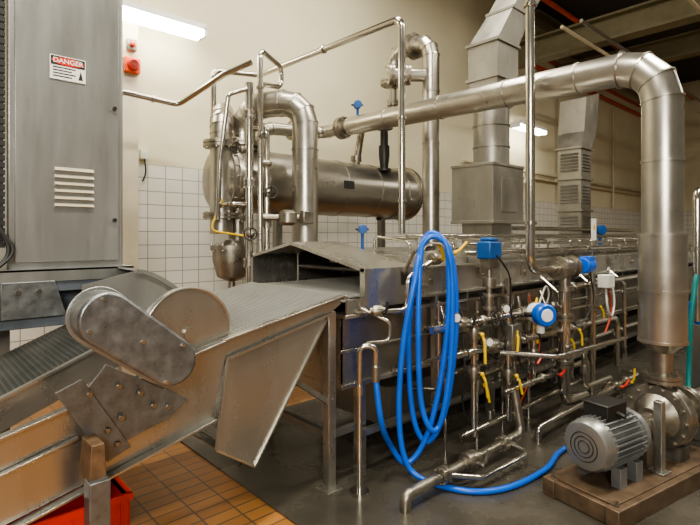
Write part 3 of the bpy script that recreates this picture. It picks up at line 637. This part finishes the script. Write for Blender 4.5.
for (z0) in (1.60, 2.08, 2.58):
    b = B()
    for k in range(6): z = z0+.04+k*.05; b.prism([(5.36, 1.02, z), (5.38, 1.02, z+.03), (5.38, 1.02, z)], (0, .28, 0))
    for k in range(6): z = z0+.04+k*.05; b.prism([(5.42, .96, z), (5.42, .98, z+.03), (5.42, .98, z)], (.28, 0, 0))
    build(b, 'vent_panel', 'dull', e)
# ------------------------------------------------------------------ tall thin pipe and control valve
pipe('tall_process_pipe', [(1.19, -.4, 6.5), (1.19, -.4, 1.33), (1.66, -.4, 1.33)], .036, .12, label='tall vertical stainless pipe with elbow at hood height', n=18, fl=[((1.62, -.4, 1.33), (1, 0, 0))], clamps=[((1.19, -.4, 3.4), (0, 0, 1)), ((1.19, -.4, 1.7), (0, 0, 1))])
pipe('beige_conduit', [(2.15, .1, 6.5), (2.15, .1, 2.35), (1.85, .0, 2.1), (1.22, -.37, 2.0)], .018, .2, 'beige', 'beige flexible conduit hanging from the roof')
e = thing('control_valve', 'large bolted cast control valve with blue actuator', 'valve', (1.8, -.4, 1.1))
b = B(); b.rev((1.64, -.4, 1.33), (1, 0, 0), [(0, .10), (.03, .10), (.03, .06), (.08, .09), (.2, .09), (.25, .06), (.25, .10), (.28, .10)], 28); b.cyl((1.79, -.4, 1.33), (1.79, -.4, 1.15), .05); b.rev((1.79, -.4, 1.17), (0, 0, -1), [(0, .075), (.04, .075)], 24)
for k in range(8):
    a = pi*k/4; b.cyl((1.63, -.4+.085*cos(a), 1.33+.085*sin(a)), (1.69, -.4+.085*cos(a), 1.33+.085*sin(a)), .009, n=6)
build(b, 'valve_body', 'castl', e)
b = B(); b.cyl((1.98, -.46, 1.34), (2.14, -.46, 1.34), .07); b.cyl((1.92, -.42, 1.34), (1.98, -.44, 1.34), .045); b.bb((2.0, -.52, 1.29), (2.12, -.44, 1.42)); build(b, 'actuator', 'hose', e, bevel=.006)
pipe('drop_pipe', [(1.79, -.4, 1.15), (1.79, -.4, .17), (2.2, -.4, .14)], .045, .1, label='stainless drop pipe below the control valve', fl=[((1.79, -.4, .9), (0, 0, 1)), ((1.79, -.4, .5), (0, 0, 1))])
pipe('cross_pipe', [(2.0, -.25, 1.12), (3.0, -.25, 1.12), (6.0, -.2, 1.12)], .03, label='horizontal stainless header along the hood side', clamps=[((x, -.25, 1.12), (1, 0, 0)) for x in (2.3, 2.9)])
for (y, z, r, x0_, lb) in ((.02, 1.46, .026, .9, 'long stainless header pipe resting above the hood edge'), (.12, 1.53, .014, 1.1, 'thin stainless air line above the hood edge'), (.85, 1.58, .018, .9, 'thin stainless line across the tunnel roof')):
    pipe('header_pipe', [(x0_, y, z), (7.5, y, z)], r, label=lb, clamps=[((x, y, z), (1, 0, 0)) for x in (1.3, 1.9, 2.6, 3.3, 4.2, 5.2)])
pipe('header_pipe', [(.7, .45, 1.60), (1.2, .3, 1.60), (7.5, .3, 1.60)], .018, .1, label='thin stainless header pipe above the tunnel roof')
pipe('header_pipe', [(2.7, .95, 1.70), (7.5, .95, 1.70)], .030, .1, label='stainless header pipe behind the tunnel roof handles')
# ------------------------------------------------------------------ front pipework
Wf = -.28
pipe('manifold_pipe', [(.12, Wf, .98), (1.45, Wf, .98)], .026, label='upper stainless manifold pipe in front of the tank', clamps=[((x, Wf, .98), (1, 0, 0)) for x in (.3, .85, 1.25)])
pipe('manifold_pipe', [(.22, Wf, .78), (3.3, Wf, .72), (3.3, Wf, .2)], .028, .08, label='lower stainless manifold pipe in front of the tank', clamps=[((x, Wf, .765), (1, 0, 0)) for x in (.5, 1.3)], fl=[((2.4, Wf, .737), (1, 0, 0))])
pipe('manifold_pipe', [(1.5, -.12, 1.08), (1.5, -.16, .88), (2.9, -.16, .88)], .018, .06, label='thin stainless manifold pipe close to the tank')
pipe('manifold_pipe', [(.9, -.10, .50), (6.5, -.10, .50)], .026, .06, label='stainless pipe along the foot of the tank')
pipe('manifold_pipe', [(.3, -.05, .70), (6.5, -.05, .70)], .014, .06, label='thin stainless pipe clipped along the tank side', clamps=[((x, -.05, .70), (1, 0, 0)) for x in (.7, 1.2, 1.8, 2.5, 3.2)])
pipe('manifold_pipe', [(.3, -.05, .94), (6.5, -.05, .94)], .016, .06, label='thin stainless pipe clipped below the tank rim', clamps=[((x, -.05, .94), (1, 0, 0)) for x in (.7, 1.2, 1.8, 2.5, 3.2)])
pipe('manifold_pipe', [(.4, -.14, 1.10), (.4, -.20, .90), (1.9, -.20, .90), (1.9, -.12, 1.1)], .014, .05, label='small looped stainless pipe before the tank')
pipe('manifold_pipe', [(.9, -.34, .42), (2.4, -.34, .42), (2.4, -.34, .18)], .022, .06, label='low stainless manifold pipe before the sump', clamps=[((1.3, -.34, .42), (1, 0, 0)), ((2.0, -.34, .42), (1, 0, 0))])
pipe('manifold_pipe', [(.30, -.20, .62), (1.3, -.20, .62), (1.3, -.20, .30)], .016, .06, label='thin bent stainless pipe behind the hose', clamps=[((.7, -.20, .62), (1, 0, 0))])
pipe('manifold_pipe', [(1.45, -.50, .62), (1.9, -.52, .62), (1.9, -.52, .30), (2.5, -.52, .28), (2.5, -.45, .14)], .024, .07, label='bent stainless pipe near the pump', fl=[((1.9, -.52, .46), (0, 0, 1))], clamps=[((1.65, -.51, .62), (1, 0, 0))])
for i, x in enumerate((2.15, 2.95, 3.8, 5.0)):
    pipe('riser_pipe', [(x, -.18, .30), (x, -.18, 1.05), (x, .0, 1.20)], .018+.003*(i % 3), .05, label='small stainless riser pipe between tank and hood', group='tank riser pipes', clamps=[((x, -.18, .7), (0, 0, 1))])
for i, x in enumerate((.45, .85, 1.22, 1.65, 2.35)):
    pipe('riser_pipe', [(x, -.14, .012), (x, -.14, 1.10)], .012+.004*(i % 2), .05, label='small stainless riser pipe between tank and hood', group='tank riser pipes', clamps=[((x, -.14, .6), (0, 0, 1))])
pipe('drop_pipe', [(.6, Wf, .98), (.6, Wf, .16)], .022, label='vertical stainless drop pipe with valve')
pipe('drop_pipe', [(1.07, Wf, 1.27), (1.07, Wf, .16)], .026, label='vertical stainless drop pipe with flange', fl=[((1.07, Wf, 1.1), (0, 0, 1)), ((1.07, Wf, .38), (0, 0, 1))])
pipe('drop_pipe', [(1.47, Wf, 1.0), (1.47, Wf, .35), (1.47, -.05, .35)], .020, .05, label='short bent stainless drop pipe')
pipe('drop_pipe', [(.27, -.22, 1.15), (.27, -.22, .55), (.27, .05, .5)], .016, .05, label='thin stainless drop pipe behind the hose')
pipe('drop_pipe', [(2.6, -.3, 1.24), (2.6, -.3, .012)], .032, label='vertical stainless drop pipe beyond the control valve', fl=[((2.6, -.3, .9), (0, 0, 1))])
pipe('floor_pipe', [(-.30, -.42, .012), (-.30, -.42, .10), (1.02, -.42, .11), (1.02, -.36, .42)], .033, .06, 'castl', label='dull stainless drain pipe running low above the floor', n=18, fl=[((.05, -.42, .105), (1, 0, 0)), ((.75, -.42, .11), (1, 0, 0))])
pipe('floor_pipe', [(.05, -.42, .11), (.25, -.58, .08), (.80, -.60, .08), (.80, -.42, .11)], .018, .08, label='thin branch pipe looping over the floor')
pipe('floor_pipe', [(.45, Wf, .2), (1.07, Wf, .2), (2.5, Wf, .22)], .020, label='thin stainless pipe close to the floor')
pipe('floor_pipe', [(1.2, -.46, .012), (1.2, -.46, .12), (3.4, -.46, .13), (3.4, -.3, .13)], .022, .06, label='thin stainless pipe behind the pump base')
pipe('cooling_pipe', [(2.2, -.75, .72), (1.0, -.7, .74), (.75, -.4, .76)], .016, .1, label='thin pipe reaching toward the pump riser')
for (p, d, hd, hl) in (((.6, Wf, .90), (0, 0, 1), (0, 0, -1), .2), ((.6, Wf, .62), (0, 0, 1), (.2, 0, -1), .17), ((1.07, Wf, .86), (0, 0, 1), (-.2, 0, -1), .17), ((1.3, Wf, .98), (1, 0, 0), (.4, 0, 1), .13), ((.36, -.12, 1.44), (1, 0, 0), (-.5, 0, .6), .14), ((2.2, Wf, .73), (1, 0, 0), (0, 0, -1), .14), ((3.0, -.46, .13), (1, 0, 0), (0, 0, 1), .14), ((1.07, Wf, .52), (0, 0, 1), (.3, 0, -1), .15), ((.5, -.12, 1.48), (1, 0, 0), (.7, 0, .5), .13), ((1.65, -.14, .80), (0, 0, 1), (-.2, 0, -1), .13), ((2.95, -.18, .86), (0, 0, 1), (.2, 0, -1), .13), ((.85, -.14, .46), (0, 0, 1), (.2, 0, -1), .13), ((2.35, -.14, .60), (0, 0, 1), (.1, 0, -1), .12), ((1.9, Wf, .742), (1, 0, 0), (.2, 0, 1), .12)):
    ball_valve(p, d, .022, 'yellow', hd, hl)
for (p, d, hd, hl) in (((1.47, Wf, .62), (0, 0, 1), (-.6, 0, -.3), .12), ((2.75, -.46, .13), (1, 0, 0), (.6, 0, .3), .12), ((1.7, -.34, .42), (1, 0, 0), (.5, 0, .7), .12)):
    ball_valve(p, d, .02, 'red', hd, hl)
ball_valve((.45, Wf, .98), (1, 0, 0), .026, 'black', (0, 0, 1), .08)
ball_valve((.85, Wf, .77), (1, 0, 0), .026, 'black', (0, 0, 1), .08)
ball_valve((1.75, -.16, .88), (1, 0, 0), .022, 'black', (0, 0, 1), .08)
ball_valve((.85, -.14, .82), (0, 0, 1), .018, 'black', (.3, 0, -1), .07)
ball_valve((.35, -.42, .107), (1, 0, 0), .030, 'castl', (.3, 0, 1), .10, label='steel drain valve on the low floor pipe')
for (p, d, r) in (((.72, Wf, .98), (0, -1, .2), .026), ((1.5, -.34, .42), (0, -1, .3), .026), ((2.05, -.18, .95), (0, -1, 0), .03), ((1.22, -.14, .70), (-.3, -1, 0), .022), ((1.0, -.20, .90), (0, -1, .4), .018)):
    handwheel_valve(p, d, r)
transmitter((1.32, -.42, .98), (-.5, -.85, 0), .085, .15, 'white transmitter head with blue screw caps on the manifold', 'hose')
transmitter((.62, .9, 1.66), (-.6, -.8, 0), .04, .2, 'small blue transmitter above the tunnel roof', 'blue', 'blue')
transmitter((RX, 1.78, 3.08), (-.6, -.8, 0), .045, .13, 'small blue transmitter on the insulated pipe', 'blue', 'blue')
transmitter((4.4, .32, 1.68), (-.6, -.8, 0), .06, .2, 'blue transmitter on the hood top', 'blue', 'blue')
e = thing('valve_actuator', 'blue square electric valve actuator on a steel stem', 'actuator', (.80, -.28, 1.2))
b = B(); b.bb((.72, -.34, 1.43), (.88, -.22, 1.56)); b.bb((.75, -.33, 1.56), (.85, -.23, 1.59)); build(b, 'actuator_head', 'blue', e, bevel=.012)
b = B(); b.cyl((.80, -.28, 1.44), (.80, -.28, .98), .02); b.bb((.74, -.32, 1.36), (.86, -.24, 1.43)); b.cyl((.80, -.28, 1.22), (.80, -.28, 1.29), .05); b.rev((.80, -.28, 1.05), (0, 0, 1), [(0, .05), (.02, .05), (.02, .035), (.1, .035), (.1, .05), (.12, .05)], 20); build(b, 'valve_stem', 'castl', e)
b = B(); b.bb((1.0, -.36, .70), (1.13, -.30, .92)); build(b, 'terminal_box', 'dull', label='small grey terminal box on the pipework', cat='box', bevel=.006)
for i, (x, z) in enumerate(((.32, 1.0), (.95, 1.0), (.72, .78), (1.40, .98), (2.0, .75))):
    e = thing('pressure_gauge', 'small round pressure gauge with white dial', 'gauge', (x, -.33, z), group='pressure gauges')
    b = B(); b.rev((x, -.31, z+.05), (-.4, -.9, 0), [(0, .035), (.03, .037), (.034, .03)], 20); b.cyl((x, -.30, z-.02), (x, -.30, z+.04), .008, n=8); build(b, 'gauge_case', 'pipe', e)
    b = B(); b.rev((x-.0145, -.344, z+.05), (-.4, -.9, 0), [(0, .028), (.002, .028)], 20); build(b, 'gauge_dial', 'dial', e)
for (pts, mt, lb) in (([(1.32, -.40, .86), (1.40, -.38, .66), (1.30, -.30, .50), (1.15, -.30, .72)], 'black', 'black instrument cable looping under the transmitter'),
                      ([(.80, -.34, 1.46), (.95, -.36, 1.30), (1.0, -.34, 1.05), (1.06, -.34, .9)], 'black', 'black instrument cable from the blue actuator'),
                      ([(2.10, -.48, 1.30), (2.18, -.48, 1.0), (2.0, -.42, .8), (1.83, -.42, .95)], 'black', 'black instrument cable below the control valve'),
                      ([(1.62, -.16, 1.08), (1.70, -.22, .70), (1.58, -.2, .40), (1.40, -.2, .20)], 'redpipe', 'thin red cable among the tank pipes'),
                      ([(.98, -.08, 1.14), (1.0, -.16, .85), (.9, -.16, .6), (.98, -.14, .3)], 'black', 'black cable hanging before the tank'),
                      ([(1.38, -.36, 1.0), (1.52, -.36, 1.18), (1.70, -.30, 1.08), (1.72, -.22, .90)], 'white', 'thin white tube arching between the valves'),
                      ([(.50, -.24, .98), (.46, -.30, .70), (.52, -.24, .40), (.62, -.24, .22)], 'black', 'black tube hanging beside the drop pipe'),
                      ([(.66, -.08, 1.12), (.72, -.20, .86), (.95, -.22, .66), (1.2, -.18, .60)], 'black', 'black cable sagging between the tank pipes'),
                      ([(.0, -.42, .14), (.10, -.50, .06), (.35, -.50, .03), (.9, -.52, .03)], 'black', 'black cable lying beside the floor pipe')):
    build(B().tube(spl(pts, 8), .007, 8), 'instrument_cable', mt, label=lb, cat='cable')
pipe('sample_pipe', [(-.10, -.05, 1.1), (.05, -.13, 1.10), (.06, -.13, 1.32), (.30, -.13, 1.42), (.65, -.1, 1.50)], .018, .06, label='thin bent stainless pipe at the hood corner', clamps=[((.055, -.13, 1.2), (0, 0, 1))])
pipe('water_pipe', [(-.30, -.02, 1.10), (.1, -.02, 1.09)], .016, label='thin water pipe below the hood corner')
pipe('water_pipe', [(-.28, -.03, 1.14), (-.15, -.16, 1.05), (-.16, -.16, .93), (-.3, -.1, .93)], .012, .04, label='small bent water pipe with black tap')
ball_valve((-.2, -.1, 1.12), (1, -.6, 0), .018, 'black', (0, 0, 1), .07)
e = thing('stand_pipe', 'floor standing steel water pipe feeding the blue hose', 'pipe', (-.36, -.10, 0))
b = B(); b.tube(fil([(-.36, -.10, .01), (-.36, -.10, .92), (-.28, -.16, .92), (-.28, -.16, .78)], .04), .018, 12); b.cyl((-.36, -.10, .012), (-.36, -.10, .03), .06); b.cyl((-.36, -.10, .62), (-.36, -.10, .68), .028); build(b, 'pipe_body', 'pipe', e)
b = B(); b.cyl((-.28, -.16, .70), (-.28, -.16, .79), .026); b.tube([(-.30, -.19, .80), (-.36, -.24, .82)], .008, 8); build(b, 'tap', 'castl', e)
# ------------------------------------------------------------------ hose
hc = Vector((.22, -.22, 0))
def hpnt(a, z, o=0): 
    v = hc+Vector((.74, -.673, 0))*a+Vector((-.673, -.74, 0))*o
    return (v.x, v.y, z)
e = thing('hose_hanger', 'wide steel saddle bracket holding the coiled blue hose', 'bracket', (.20, -.12, 1.5))
b = B(); b.tube(fil([(.16, .0, 1.34), (.16, -.1, 1.50), hpnt(0, 1.52, .03)], .03), .014, 10); b.bb((.12, -.01, 1.26), (.2, 0, 1.35))
arc = [hpnt(.075*sin(t), 1.50+.055*cos(t), .0) for t in [radians(x) for x in range(-80, 81, 20)]]
for i in range(len(arc)-1): b.bar(arc[i], arc[i+1], .10, .008)
build(b, 'hook', 'castl', e)
hose = [(-.28, -.16, .72), (-.27, -.20, .45), hpnt(-.30, .22, .10), hpnt(-.20, .10, .08), hpnt(-.08, .22, .06), hpnt(.02, .55, .05), hpnt(.085, 1.05, .05), hpnt(.085, 1.48, .04), hpnt(.03, 1.585, .03), hpnt(-.05, 1.58, .03), hpnt(-.11, 1.45, .03), hpnt(-.17, 1.05, .04), hpnt(-.17, .62, .04), hpnt(-.13, .33, .04), hpnt(-.05, .23, .05),
        hpnt(.04, .40, .08), hpnt(.10, .8, .07), hpnt(.11, 1.3, .06), hpnt(.08, 1.52, .05), hpnt(.02, 1.61, .02), hpnt(-.05, 1.60, .0), hpnt(-.10, 1.44, .05), hpnt(-.12, .95, .10), hpnt(-.10, .50, .10), hpnt(-.02, .32, .10), hpnt(.08, .46, .02), hpnt(.145, .9, .0), hpnt(.145, 1.3, -.01), hpnt(.10, 1.52, -.02), hpnt(.02, 1.605, -.03), hpnt(-.07, 1.57, -.02), hpnt(-.14, 1.32, .10), hpnt(-.22, .92, .13), hpnt(-.25, .48, .13), hpnt(-.22, .18, .14), hpnt(-.12, .05, .18),
        (.12, -.55, .032), (.35, -.70, .032), (.75, -.74, .032), (1.1, -.68, .032), (1.5, -.7, .032)]
b = B(); b.tube(spl(hose, 8), .0185, 12); build(b, 'water_hose', 'hose', label='bright blue coiled water hose trailing over the floor', cat='hose')
# ------------------------------------------------------------------ pump group
A = Vector((.56, -1.10, .36)); Pm = Vector((RX, RY, .36)); ax = (Pm-A); ax.normalize(); az = atan2(ax.y, ax.x); sd = Vector((-ax.y, ax.x, 0))
TP = (Pm-A).length-.68
def q(t, s, z): v = A+ax*t+sd*s; return Vector((v.x, v.y, z))
def qp(t, s, z): return q(t+TP, s, z+.03)
e = thing('pump_skid', 'chunky brownish steel base frame carrying the pump and motor', 'base frame', (.95, -1.25, 0))
b = B()
for s in (-.22, .18): b.box(q(.52, s, .065), (1.30, .08, .11), rz=az)
for t in (-.08, .45, 1.12): b.box(q(t, -.02, .065), (.08, .46, .10), rz=az)
build(b, 'base_frame', 'base', e, bevel=.006)
b = B(); b.box(q(.52, -.02, .122), (1.22, .40, .014), rz=az); build(b, 'cover_plate', 'base', e, bevel=.003)
for s in (-.22, .18):
    for t in (-.08, 1.1):
        b = B(); b.rev(q(t, s, .12), (0, 0, 1), [(0, .014), (.012, .014), (.012, .008), (.03, .008)], 6); build(b, 'anchor_bolt', 'castl', e)
e = thing('electric_motor', 'grey finned electric motor driving the pump', 'motor', q(.25, 0, .13))
b = B(); b.rev(q(.08, 0, .36), ax, [(0, .13), (.30, .13), (.30, .145), (.34, .145), (.36, .10), (.42, .05)], 36); build(b, 'motor_body', 'motor', e)
b = B(); x_, y_ = perp(ax)
for k in range(30):
    a = 2*pi*k/30; dirv = x_*cos(a)+y_*sin(a)
    b.bar(q(.04, 0, .36)+dirv*.14, q(.36, 0, .36)+dirv*.14, .006, .034, up=dirv)
build(b, 'cooling_fins', 'motor', e)
b = B(); b.rev(q(.06, 0, .36), -ax, [(0, .15), (.07, .15), (.095, .135), (.105, .10), (.105, .02)], 36); build(b, 'fan_cowl', 'cab', e)
b = B(); 
for r in (.035, .06, .085): b.ring(q(-.046, 0, .36), ax, r, .003, 28, 6)
build(b, 'fan_grille', 'dark', e)
b = B(); b.box(q(.2, .02, .535), (.20, .16, .085), rz=az); b.box(q(.2, .02, .582), (.21, .17, .012), rz=az); b.cyl(q(.2, -.05, .53), q(.2, -.11, .52), .014, n=10); build(b, 'junction_box', 'dark', e, bevel=.006)
for t in (.13, .30):
    for s in (-.11, .11): b = B(); b.box(q(t, s, .185), (.07, .06, .12), rz=az); build(b, 'motor_foot', 'motor', e, bevel=.004)
e = thing('centrifugal_pump', 'weathered cast centrifugal pump with round volute', 'pump', q(.85, 0, .10))
b = B(); b.cyl(q(.42, 0, .36), qp(.56, 0, .36), .05); b.rev(q(.47, 0, .36), ax, [(0, .08), (.10, .08)], 20); b.rev(qp(.50, 0, .36), ax, [(0, .07), (.03, .09), (.09, .15)], 28); b.box(q(.55, 0, .20), (.12, .16, .16), rz=az); build(b, 'bearing_bracket', 'castl', e)
b = B(); b.rev(qp(.59, 0, .36), ax, [(0, .12), (.0, .205), (.03, .21), (.03, .185), (.06, .2), (.13, .2), (.17, .15), (.18, .09)], 44)
b.ring(qp(.68, 0, .36), ax, .16, .055, 40, 14)
for k in range(14):
    a = 2*pi*k/14; c = qp(.575, 0, .36)+(x_*cos(a)+y_*sin(a))*.185; b.cyl(c, c+ax*.05, .011, n=6)
build(b, 'volute', 'castl', e)
b = B(); b.rev((RX, RY, .45), (0, 0, 1), [(0, .10), (.12, .07), (.16, .065), (.16, .115), (.185, .115), (.185, .11), (.19, .115), (.215, .115), (.215, .064), (.36, .064), (.43, .14)], 32)
for k in range(8):
    a = 2*pi*k/8; b.cyl((RX+.095*cos(a), RY+.095*sin(a), .595), (RX+.095*cos(a), RY+.095*sin(a), .68), .009, n=6)
build(b, 'discharge_neck', 'castl', e)
b = B(); b.cyl(qp(.75, 0, .36), qp(.98, 0, .36), .09); b.rev(qp(.9, 0, .36), ax, [(0, .15), (.03, .15), (.03, .1), (.04, .15), (.07, .15)], 28); build(b, 'suction_flange', 'castl', e)
b = B(); b.box(qp(.66, -.0, .13), (.12, .30, .12), rz=az); build(b, 'pump_foot', 'cast', e)
b = B(); p = q(.52, -.14, 0); b.box((p.x, p.y, .35), (.05, .05, .44), rz=az); b.box((p.x, p.y, .135), (.10, .10, .012), rz=az); build(b, 'support_post', 'steel', label='upright square steel post beside the pump', cat='post', bevel=.003)
pipe('suction_pipe', [qp(.98, 0, .36), qp(1.8, 0, .36), qp(1.8, 0, -.01)], .085, .2, 'clad', 'clad suction pipe running from the pump to the floor', n=20)
# ------------------------------------------------------------------ right hand equipment
e = thing('junction_box', 'small white junction box with looped cables', 'box', (2.4, -.45, 1.1))
b = B(); b.bb((2.35, -.55, 1.12), (2.5, -.45, 1.24)); build(b, 'box_body', 'white', e, bevel=.006)
b = B(); b.tube(spl([(2.42, -.5, 1.12), (2.40, -.52, .95), (2.5, -.52, .85), (2.62, -.5, 1.0), (2.62, -.45, 1.3)], 8), .009, 8); build(b, 'cable', 'white', e)
b = B(); b.tube(spl([(2.46, -.5, 1.12), (2.5, -.52, .9), (2.4, -.5, .7)], 8), .009, 8); build(b, 'cable', 'redpipe', e, label='red cable')
e = thing('notice_plate', 'small white and yellow notice plate above the tunnel', 'sign', (3.35, .02, 1.5))
b = B(); b.bb((3.4, .02, 1.55), (3.52, .03, 1.80)); build(b, 'plate', 'white', e)
b = B(); b.prism([(3.42, .018, 1.68), (3.50, .018, 1.68), (3.46, .018, 1.75)], (0, .001, 0)); build(b, 'warning_triangle', 'yellow', e)
b = B(); b.cyl((3.46, .04, 1.36), (3.46, .04, 1.8), .008, n=8); build(b, 'rod', 'dull', e)
e = thing('pump_motor', 'blue electric motor of a second pump', 'motor', (2.3, -1.4, .9))
b = B(); b.rev((2.10, -1.32, 1.02), (1, 0, 0), [(0, .08), (.02, .11), (.25, .11), (.28, .05)], 24); build(b, 'motor_body', 'hose', e)
b = B(); b.bb((2.12, -1.42, 0.012), (2.42, -1.22, .92)); build(b, 'pedestal', 'dull', e, bevel=.01)
build(B().tube(spl([(2.05, -1.30, 1.32), (1.98, -1.30, 1.2), (1.95, -1.28, .9), (2.0, -1.26, .6), (1.96, -1.25, .3), (2.1, -1.1, .04)], 8), .018, 10), 'drain_hose', 'teal', label='teal-green hose hanging beside the blue pump motor', cat='hose')
pipe('riser_pipe', [(2.05, -1.30, .95), (2.05, -1.30, 1.95), (2.6, -1.30, 1.95)], .03, .08, label='stainless riser pipe beside the second pump', clamps=[((2.05, -1.30, 1.5), (0, 0, 1))])
e = thing('warning_plate', 'small grey plate with yellow warning triangle beside the pump', 'sign', (1.30, -1.62, .1))
b = B(); b.box((1.22, -1.62, .48), (.09, .008, .11), rz=-.6); build(b, 'plate', 'white', e)
b = B(); b.cyl((1.225, -1.612, .012), (1.225, -1.612, .45), .006, n=8); build(b, 'rod', 'dull', e)
b = B(); R = Matrix.Rotation(-.6, 3, 'Z'); b.prism([Vector((1.22, -1.62, .48))+R @ Vector(v) for v in ((-.035, -.006, -.025), (.035, -.006, -.025), (0, -.006, .035))], R @ Vector((0, -.001, 0))); build(b, 'warning_triangle', 'yellow', e)
pipe('side_riser', [(4.9, -1.3, 0.012), (4.9, -1.3, 3.6), (6.0, -1.3, 3.9), (9, -1.3, 3.9)], .09, .3, 'clad', 'far clad riser pipe near the end wall', n=20)
b = B(); b.bb((6.5, -1.6, .012), (7.6, -.6, 1.9)); build(b, 'electrical_cabinet', 'cab', label='grey steel electrical cabinet at the far end', cat='cabinet', bevel=.02)
for k in range(5):
    pipe('wall_conduit', [(5.5, 3.22, 2.9+k*.12), (15.8, 3.22, 2.9+k*.12)] if k < 2 else [(6+k*1.7, 3.2, 2.4), (6+k*1.7, 3.2, 5.3)], .03, mat='beige', label='beige painted conduit on the cream wall', group='wall conduits')
# ------------------------------------------------------------------ lights, world, camera
def area(name, loc, size, power, col=(1, .94, .81), rot=(0, 0, 0)):
    l = bpy.data.lights.new(name, 'AREA'); l.shape = 'RECTANGLE'; l.size = size[0]; l.size_y = size[1]; l.energy = power; l.color = col
    o = bpy.data.objects.new(name, l); COL.objects.link(o); o.location = loc; o.rotation_euler = rot; return o
area('roof_fill_light', (-2.0, -1.2, 5.9), (2.4, .4), 290)  # overhead fill lights added out of view to brighten the hall, no fittings behind them
area('roof_fill_light', (2.6, -2.4, 5.9), (2.4, .4), 290)
area('roof_fill_light', (8.5, -3.6, 5.9), (2.4, .4), 300)
area('roof_fill_light', (.5, 1.2, 6.2), (4, .4), 210)
area('front_fill_light', (-4.6, -4.8, 3.2), (2.2, 1.4), 300, (1, .955, .87), (radians(70), 0, radians(-42)))  # added fill from behind the camera for frontal light, no window there
w = bpy.data.worlds.new('world'); SC.world = w; w.use_nodes = True
w.node_tree.nodes['Background'].inputs[0].default_value = (.80, .73, .58, 1); w.node_tree.nodes['Background'].inputs[1].default_value = .21
cam = bpy.data.cameras.new('camera'); cam.sensor_width = 36; cam.lens = 500/700*36; cam.shift_y = -(262.5-236)/700
co = bpy.data.objects.new('camera', cam); COL.objects.link(co); co.location = (-2.479, -2.342, 1.6); co.rotation_euler = (pi/2, 0, -atan2(.673, .74))
SC.camera = co
